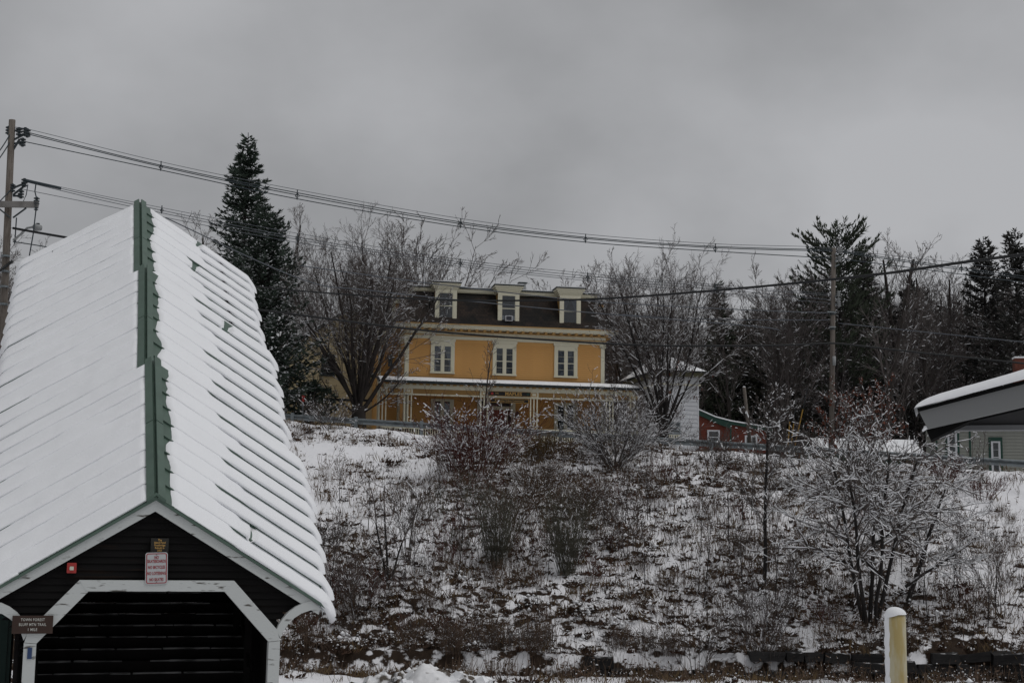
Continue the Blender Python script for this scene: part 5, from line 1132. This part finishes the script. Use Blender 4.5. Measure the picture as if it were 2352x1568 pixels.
# ---- the far wood as one mass
r6 = rg(77); sA, sB, sr, sr2 = [], [], [], []
def far_line(n, x0, x1, yt0, yt1, Y0, Y1):
    for i in range(n):
        px = r6.uniform(x0, x1); Y = r6.uniform(Y0, Y1); b = P(px, 1000, Y); b.z = gz(b.x, Y); top = P(px+r6.normal(0, 6), r6.uniform(yt0, yt1), Y); B0 = np.array(b); T0 = np.array(top); h = T0[2]-B0[2]
        if h < 2: continue
        mid = B0+(T0-B0)*0.5+r6.normal(0, 0.15, 3)
        sA.append(B0); sB.append(mid); sr.append(0.10); sr2.append(0.06); sA.append(mid); sB.append(T0); sr.append(0.06); sr2.append(0.015)
        for k in range(18):
            t = r6.uniform(0.3, 0.97); c = B0+(T0-B0)*t; d = np.array([r6.normal(0, 0.8), r6.normal(0, 0.4), r6.uniform(0.3, 1.3)]); L = r6.uniform(0.5, 0.36*h*(1.1-t)+0.6); e = c+nrm(d)*L; sA.append(c); sB.append(e); sr.append(0.028); sr2.append(0.012)
            for q in range(1):
                f = r6.uniform(0.3, 0.9); c2 = c+(e-c)*f; e2 = c2+nrm(nrm(d)+r6.normal(0, 0.5, 3))*L*0.5; sA.append(c2); sB.append(e2); sr.append(0.016); sr2.append(0.008)
far_line(330, 1380, 2400, 745, 850, 125, 190); far_line(240, 1880, 2400, 660, 760, 125, 170); far_line(70, 640, 1000, 690, 800, 125, 160); far_line(60, -60, 60, 600, 700, 120, 150)
tag(obj('far_wood', segs_mesh('far_wood', sA, sB, sr, sr2, 3), 'twig_far'), 'grey mass of bare trunks and twigs of the far wood', None, None, 'stuff')

# ---- shrubs and small trees on the bank
def shrub(rng, H, n, spread, r0, kids, snowy, S0=None, base_r=0.2, hvar=0.35):
    S = dict(BASE_S, nseg=[5, 4, 3, 2, 2], levels=2, kids=kids, t0=[0.3, 0.2, 0.2, 0.2], ang=[32, 36, 36, 36], len=[0.42, 0.5, 0.5, 0.5], fall=[0.4, 0.4, 0.4, 0.4], wob=[0.08, 0.12, 0.14, 0.1, 0.1], up=[0.03, 0.05, 0.03, 0, 0], rmin=0.006, rk=0.010); S.update(S0 or {}); out = []
    for i in range(n):
        a = rng.uniform(0, 2*math.pi); th = R(spread)*math.sqrt(rng.random()); p = np.array([math.cos(a), math.sin(a), 0])*base_r*rng.random()
        d = np.array([math.sin(th)*math.cos(a), math.sin(th)*math.sin(a), math.cos(th)]); grow(rng, out, p, d, H*rng.uniform(1-hvar, 1.0)/max(0.6, math.cos(th)*1.05), r0*rng.uniform(0.6, 1.1), 0, S)
    return out
def bank_y(px, py):
    """depth at which the view ray meets the bank"""
    lo, hi = 44.0, 80.0
    for _ in range(40):
        m = (lo+hi)/2; p = P(px, py, m)
        if p.z < gz(p.x, m): hi = m
        else: lo = m
    return (lo+hi)/2
# seek the first crossing from the near side
def bank_pt(px, py):
    for Y in np.arange(43, 80, 0.25):
        p = P(px, py, Y)
        if p.z <= gz(p.x, Y): return Vector((p.x, Y, gz(p.x, Y)-0.05))
    return base_at(px, py, 70)
def shrub_thing(name, px, py, ytop, label, fn, tm, wm, snow=0.0, seed=1, cat='shrub', group=None, split=0.03, rsnow=0.009, cap=0.95):
    b = bank_pt(px, py); t = thing(name, b, label, cat, group); H = P(px, ytop, b.y).z-b.z; segs = fit(fn(rg(seed), H), H); seg_parts(segs, t, tm, wm, split, ('stems', 'twigs'), snow, seed, cap, rsnow); return t, H, segs
shrub_thing('red_shrub', 1095, 1085, 918, 'red brown multi stemmed shrub tipped with snow before the house porch', lambda r, H: shrub(r, H, 66, 46, 0.020, [8, 4], 1, base_r=1.6), 'red_twig', 'red_twig', 0.26, 101, rsnow=0.018, cap=0.85)
shrub_thing('bare_sapling', 1108, 1060, 772, 'tall thin bare sapling rising through the red brown shrub', lambda r, H: slim(r, H, 0.05, 0.3, 16, 24, 0.02, (5, 3, 2)), 'bark', 'twig', 0.12, 102, 'sapling')
shrub_thing('snowy_shrub', 1412, 1085, 880, 'broad dense shrub loaded with snow right of the porch', lambda r, H: shrub(r, H, 42, 54, 0.028, [11, 6], 1, dict(wob=[0.14, 0.18, 0.16, 0.1, 0.1]), 0.5), 'bark_dark', 'twig', 0.5, 103, rsnow=0.008)
def small_tree(r, H, n=3, spread=28, r0=0.07, k=(9, 7, 4), base=0.25, S=None, S1=None):
    S = dict(BASE_S, nseg=[7, 5, 3, 2, 2], levels=3, kids=list(k), t0=[0.28, 0.2, 0.2, 0.2], ang=[48, 40, 38, 36], len=[0.5, 0.5, 0.5, 0.5], fall=[0.55, 0.5, 0.4, 0.4], wob=[0.07, 0.14, 0.16, 0.14, 0.1], up=[0.03, 0.05, 0.03, 0.02, 0], rmin=0.006, rk=0.011, **(S or {})); S.update(S1 or {}); out = []
    for i in range(n):
        a = 2*math.pi*i/n+r.normal(0, 0.3); th = R(spread)*r.uniform(0.15, 0.9); p = np.array([math.cos(a)*base, math.sin(a)*base, 0])*0.5
        grow(r, out, p, np.array([math.sin(th)*math.cos(a), math.sin(th)*math.sin(a), math.cos(th)]), H*r.uniform(0.85, 1.05), r0*r.uniform(0.8, 1.1), 0, S)
    return out
shrub_thing('small_tree', 890, 1338, 1062, 'small bare tree with two slanting stems on the open snow left of centre', lambda r, H: small_tree(r, H, 3, 26, 0.045, (6, 4, 2)), 'bark_dark', 'twig', 0.3, 104, 'tree')
shrub_thing('brushy_sapling', 935, 1290, 1085, 'fine grey brushy sapling clump just right of the two stemmed small tree', lambda r, H: shrub(r, H, 12, 22, 0.018, [9, 3], 0), 'bark', 'twig', 0.15, 105)
for px, pb, pt_, lab, sd, n in ((1142, 1312, 1105, 'fan shaped grey green willow clump, left one of the pair', 106, 120), (1300, 1318, 1112, 'fan shaped grey green willow clump, right one of the pair', 107, 130)):
    shrub_thing('willow_clump', px, pb, pt_, lab, lambda r, H, n=n: shrub(r, H, n, 20, 0.009, [3, 0], 0, dict(wob=[0.04, 0.1, 0.1, 0.1, 0.1]), 0.35, 0.55), 'willow', 'willow', 0.06, sd)
shrub_thing('thin_tree', 1755, 1345, 880, 'slender straight dark tree with thin ascending branches at right centre', lambda r, H: slim(r, H, 0.075, 0.30, 34, 44, 0.0, (7, 5, 2), dict()), 'bark_dark', 'twig', 0.25, 108, 'tree', rsnow=0.009)
t8, H8, s8 = shrub_thing('snowy_tree', 2000, 1442, 945, 'snow laden tree with clustered dark stems left of the bollard', lambda r, H: small_tree(r, H, 5, 17, 0.085, (16, 9, 4), 0.5, dict(), dict(wob=[0.07, 0.2, 0.2, 0.18, 0.1], ang=[62, 42, 40, 36], len=[0.70, 0.5, 0.5, 0.5], t0=[0.38, 0.15, 0.2, 0.2], rmin=0.007, up=[0.04, 0.01, 0.02, 0.02, 0])), 'bark_dark', 'twig', 0.62, 109, 'tree', rsnow=0.008, split=0.04)
def leaner(r, H):
    S = dict(BASE_S, nseg=[7, 6, 3, 2, 2], levels=3, kids=[10, 8, 4], t0=[0.3, 0.15, 0.2, 0.2], ang=[48, 38, 38, 36], len=[0.6, 0.5, 0.5, 0.5], fall=[0.5, 0.5, 0.4, 0.4], wob=[0.05, 0.12, 0.14, 0.12, 0.1], up=[0.01, -0.02, 0.02, 0.02, 0], rmin=0.006, rk=0.011); out = []
    grow(r, out, np.zeros(3), nrm(np.array([0.42, 0.1, 1.0])), H*1.1, 0.09, 0, S); grow(r, out, np.array([0.05, 0, 0.9]), nrm(np.array([1.0, 0.0, 0.75])), H*0.75, 0.06, 0, dict(S, up=[-0.05, 0.0, 0.02, 0.02, 0])); return out
shrub_thing('leaning_tree', 2078, 1405, 1085, 'snow laden tree leaning right with a long arching low branch', leaner, 'bark_dark', 'twig', 0.9, 110, 'tree', rsnow=0.010, split=0.04)
tb, Hb, sb = shrub_thing('rust_leaved_tree', 1975, 1115, 872, 'young tree holding rust brown leaves behind the snow laden tree', lambda r, H: small_tree(r, H, 7, 32, 0.04, (10, 7, 4), 0.6), 'bark', 'twig', 0.3, 111, 'tree', rsnow=0.009)
a_ = np.array(sb); tw = a_[a_[:, 8] >= 2]; r7 = rg(8); tw = tw[r7.permutation(len(tw))[:1500]]
obj('rust_leaves', leaf_mesh('rust_leaves', tw[:, 3:6], nrm(np.array([0, 0, -1.0]))+r7.normal(0, 0.5, (len(tw), 3)), r7.normal(0, 0.028, (len(tw), 3)), r7.uniform(0.07, 0.14, len(tw))), 'rust_leaf', tb)
for px, pb, pt_, lab, sd, m_, n, sp, hs_ in ((742, 1272, 1185, 'grey brushy shrub against the snowy stair eave', 112, 'twig', 26, 40, 0.2), (762, 985, 905, 'small bare rounded bush beside the maple trunk', 113, 'twig', 26, 50, 0.3), (1238, 1062, 985, 'brown grassy bush under the guard rail right of the red shrub', 114, 'straw', 60, 32, 0.1),
        (1230, 1145, 1040, 'red brown thicket below the guard rail centre', 115, 'weed', 40, 40, 0.35), (1340, 1195, 1085, 'brown thicket above the right willow clump', 116, 'weed', 36, 42, 0.35), (1440, 1290, 1100, 'sparse bare upright bush right of the willow pair', 117, 'twig', 12, 20, 0.2),
        (2170, 1110, 1040, 'reddish bush in front of the rail below the canopy', 118, 'red_twig', 34, 40, 0.35), (1740, 1500, 1310, 'spray of thin stems at the foot of the slender straight tree', 119, 'twig', 26, 34, 0.25), (1600, 1560, 1380, 'thin bare bush on top of the stone wall', 120, 'twig', 12, 36, 0.3),
        (2300, 1420, 1180, 'wispy bare bush on the open snow at far right', 121, 'twig', 10, 30, 0.2), (1175, 1210, 1095, 'dark brush behind the left willow clump', 122, 'weed', 30, 36, 0.3), (820, 1420, 1250, 'bare bush beside the snowy stair eave tip', 123, 'twig', 14, 38, 0.3), (2260, 1150, 1085, 'low dark bush at the top of the bank near the right edge', 124, 'red_twig', 22, 50, 0.3), (1040, 1080, 985, 'low red shrub at the left foot of the red brown shrub', 125, 'red_twig', 30, 36, 0.3)):
    shrub_thing('bush', px, pb, pt_, lab, lambda r, H, n=n, sp=sp: shrub(r, H, n, sp, 0.016, [7, 3], 0, dict(), 0.5), m_, m_, hs_*0.7, sd, 'bush', rsnow=0.009)
# saplings scattered on the bank: two kinds copied
sap = []
for k in range(3):
    e = bpy.data.objects.new('sapling', None); COL.objects.link(e); seg_parts(slim(rg(200+k), 3.0, 0.022, 0.25, 10, 34, 0.05, (3, 2, 0), dict()), e, 'bark_dark', 'twig', 0.015, ('stem', 'twigs'), 0.25, k, 0.9, 0.008); sap.append([e, False])
for i in range(64):
    px = rr.uniform(1380, 2340) if i < 50 else rr.uniform(720, 1380); py = rr.uniform(1090, 1480); b = bank_pt(px, py); k = rr.randrange(3); e, used = sap[k]
    if used: e = copy_tree(e)
    sap[k][1] = True; e.location = b; s = rr.uniform(0.45, 1.0); e.scale = (s, s, s); e.rotation_euler = (0, 0, rr.uniform(0, 6.28)); tag(e, 'thin bare sapling on the '+('upper' if py < 1230 else 'lower')+' bank '+('left of the willow pair' if px < 1090 else 'around the willow pair' if px < 1380 else 'right of the willow pair' if px < 1620 else 'near the slender straight tree' if px < 1850 else 'near the snow laden tree' if px < 2150 else 'near the right edge'), 'sapling', 'thin saplings on the bank')

# brush: three kinds copied over the bank
brush = []
for k, (m_, n_, sp_) in enumerate((('twig', 26, 20), ('weed', 40, 17), ('red_twig', 30, 22), ('willow', 40, 16))):
    e = bpy.data.objects.new('brush', None); COL.objects.link(e); seg_parts(fit(shrub(rg(300+k), 1.5, n_, sp_, 0.008, [3, 1], 0, dict(), 0.75, 0.6), 1.5), e, m_, m_, 0.03, ('stems', 'twigs'), 0.12, k, 0.85, 0.007); brush.append([e, False])
def brush_at(px, py, k, s):
    e, used = brush[k]
    if used: e = copy_tree(e)
    brush[k][1] = True; e.location = bank_pt(px, py); e.scale = (s*1.1, s*1.1, s); e.rotation_euler = (0, 0, rr.uniform(0, 6.28))
    col = ('grey', 'brown', 'reddish', 'olive')[k]
    tag(e, col+' brush clump on the '+('upper' if py < 1200 else 'middle' if py < 1330 else 'lower')+' bank '+('beside the snowy stair roof' if px < 880 else 'left of the willow pair' if px < 1090 else 'around the willow pair' if px < 1380 else 'right of the willow pair' if px < 1620 else 'near the slender straight tree' if px < 1850 else 'near the snow laden tree' if px < 2150 else 'near the right edge'), 'brush', 'brush clumps on the bank')
for i in range(30): brush_at(rr.uniform(960, 1440), rr.uniform(1090, 1340), rr.choice([0, 1, 1, 2, 2, 3]), rr.uniform(0.5, 1.1))
for i in range(26): brush_at(rr.uniform(700, 1050), rr.uniform(1340, 1490), rr.choice([0, 1, 1, 2]), rr.uniform(0.4, 0.85))
for i in range(46): brush_at(rr.uniform(1420, 2340), rr.uniform(1050, 1480), rr.choice([0, 1, 1, 1, 2]), rr.uniform(0.35, 0.9))
for i in range(26): brush_at(rr.uniform(900, 2100), rr.uniform(1480, 1545), rr.choice([0, 1]), rr.uniform(0.35, 0.7))
for i in range(6): brush_at(rr.uniform(1620, 1900), rr.uniform(1040, 1075), rr.choice([0, 0, 2]), rr.uniform(0.7, 1.3))

# ------------------------------------------------------------------ dead weeds and leaf clumps all over the bank
rw_ = rg(90)
def scatter(n, power=1.0, floor=0.0):
    x = rw_.uniform(-24, 33, n); y = BASE_Y-4.5+rw_.random(n)*(82-BASE_Y); ok = (y < rail_y(x)-0.4) & (np.abs(x)/y < 0.40); x, y = x[ok], y[ok]
    c = np.clip(cover(x, y), 0, 1); c = np.where(y < BASE_Y+0.5, 1.3*sst(BASE_Y-0.8, BASE_Y, y)+0.55*sst(BASE_Y-4, BASE_Y-1.5, y)*fbm(x*0.6, y*0.6, 2)*1.6, c); c = c*np.where(y > rail_y(x)-3.0, 0.5, 1.0); k = rw_.random(len(x)) < np.maximum(c**power, floor); x, y = x[k], y[k]; return x, y, ground(x, y)
x, y, z = scatter(190000, 1.1, 0.05); kk = rw_.random(len(x)) < 0.12+1.1*sst(0.40, 0.66, fbm(x*1.1+70, y*1.1, 3)); x, y, z = x[kk], y[kk], z[kk]; n = len(x)
Dv = np.stack([rw_.normal(0, 0.26, n), rw_.normal(0, 0.26, n), np.ones(n)], 1); Dv /= np.linalg.norm(Dv, axis=1, keepdims=True)
tall = 0.35+0.75*fbm(x*0.25+40, y*0.25, 2); Lh = rw_.uniform(0.3, 1.0, n)*tall*np.where(y > rail_y(x)-4, 0.55, 1.0); a = rw_.uniform(0, math.pi, n); Wv = np.stack([np.cos(a), np.sin(a), 0*a], 1)*rw_.uniform(0.006, 0.013, n)[:, None]
C0 = np.stack([x, y, z-0.03], 1)
tag(obj('dead_weeds', leaf_mesh('dead_weeds', C0, Dv, Wv, Lh), 'weed'), 'dead brown weed stalks standing all over the bank', None, None, 'stuff')
k = rw_.random(n) < 0.9; tip = C0[k]+Dv[k]*(Lh[k]*rw_.uniform(0.45, 0.95, int(k.sum())))[:, None]; m_ = len(tip)
hd = rw_.normal(0, 1, (m_, 3)); hd[:, 2] = np.abs(hd[:, 2])*0.6; hd /= np.linalg.norm(hd, axis=1, keepdims=True)
tag(obj('seed_heads', leaf_mesh('seed_heads', tip, hd, rw_.normal(0, 0.016, (m_, 3)), rw_.uniform(0.06, 0.2, m_)), 'weed'), 'withered seed heads and side twigs of the dead weeds', None, None, 'stuff')
def clumps(n, per, size, power, floor):
    x, y, z = scatter(n, power, floor); n = len(x); s = rw_.uniform(0.5, 1.4, n)*size
    C_ = np.repeat(np.stack([x, y, z], 1), per, 0); S_ = np.repeat(s, per); N = len(C_)
    C_ = C_+rw_.normal(0, 0.42, (N, 3))*S_[:, None]*np.array([1, 1, 0.0]); D_ = rw_.normal(0, 1, (N, 3)); D_[:, 2] = np.abs(D_[:, 2])*0.8+0.2; D_ /= np.linalg.norm(D_, axis=1, keepdims=True)
    W_ = np.cross(D_, rw_.normal(0, 1, (N, 3))); W_ /= np.linalg.norm(W_, axis=1, keepdims=True)+1e-6
    return (x, y, z, s), C_, D_, W_*(S_*rw_.uniform(0.08, 0.24, N))[:, None], S_*rw_.uniform(0.5, 1.2, N)
info, C_, D_, W_, L_ = clumps(15000, 11, 0.19, 2.2, 0.03)
info3, C3, D3, W3, L3 = clumps(2600, 34, 0.42, 2.0, 0.05); D3[:, 2] *= 0.7; C_, D_, W_, L_ = np.concatenate([C_, C3]), np.concatenate([D_, D3]), np.concatenate([W_, W3*0.5]), np.concatenate([L_, L3*0.6]); info = tuple(np.concatenate([a, b]) for a, b in zip(info, info3))
tag(obj('leaf_clumps', leaf_mesh('leaf_clumps', C_, D_, W_, L_), 'litter'), 'dark withered leaf clumps between the snow patches', None, None, 'stuff')
info2, C_, D_, W_, L_ = clumps(5000, 14, 0.30, 0.7, 0.25); D_[:, 2] += 0.7; D_ /= np.linalg.norm(D_, axis=1, keepdims=True)
tag(obj('dry_grass', leaf_mesh('dry_grass', C_, D_, W_*0.22, L_*1.15), 'straw'), 'tufts of dry straw coloured grass poking out of the snow', None, None, 'stuff')
# snow lodged on the clumps and stalks
def snow_bits(C_, s):
    n = len(C_); o = np.array([[1, 0, 0], [0, 1, 0], [-1, 0, 0], [0, -1, 0], [0, 0, 0.8], [0, 0, -0.5]]); V = C_[:, None, :]+o[None]*(s[:, None, None]*rw_.uniform(0.5, 1.5, (n, 6, 1)))
    F = np.array([[0, 1, 4], [1, 2, 4], [2, 3, 4], [3, 0, 4], [1, 0, 5], [2, 1, 5], [3, 2, 5], [0, 3, 5]]); return mesh('snow_bits', V.reshape(-1, 3), (F[None]+(np.arange(n)*6)[:, None, None]).reshape(-1, 3), True)
X_, Y_, Z_, S_ = info; rep = 3; q = np.repeat(np.stack([X_, Y_, Z_], 1), rep, 0); ss = np.repeat(S_, rep); N = len(q); q = q+rw_.normal(0, 0.38, (N, 3))*ss[:, None]*np.array([1, 1, 0]); q[:, 2] += ss*rw_.uniform(0.4, 1.0, N)
k2 = rw_.random(m_) < 0.32; q2 = tip[k2]+np.array([0, 0, 0.02])
tag(obj('lodged_snow', snow_bits(np.concatenate([q, q2]), np.concatenate([ss*rw_.uniform(0.06, 0.20, N), rw_.uniform(0.010, 0.026, len(q2))])), 'snow'), 'small lumps of snow lodged on weeds and leaf clumps', None, None, 'stuff')
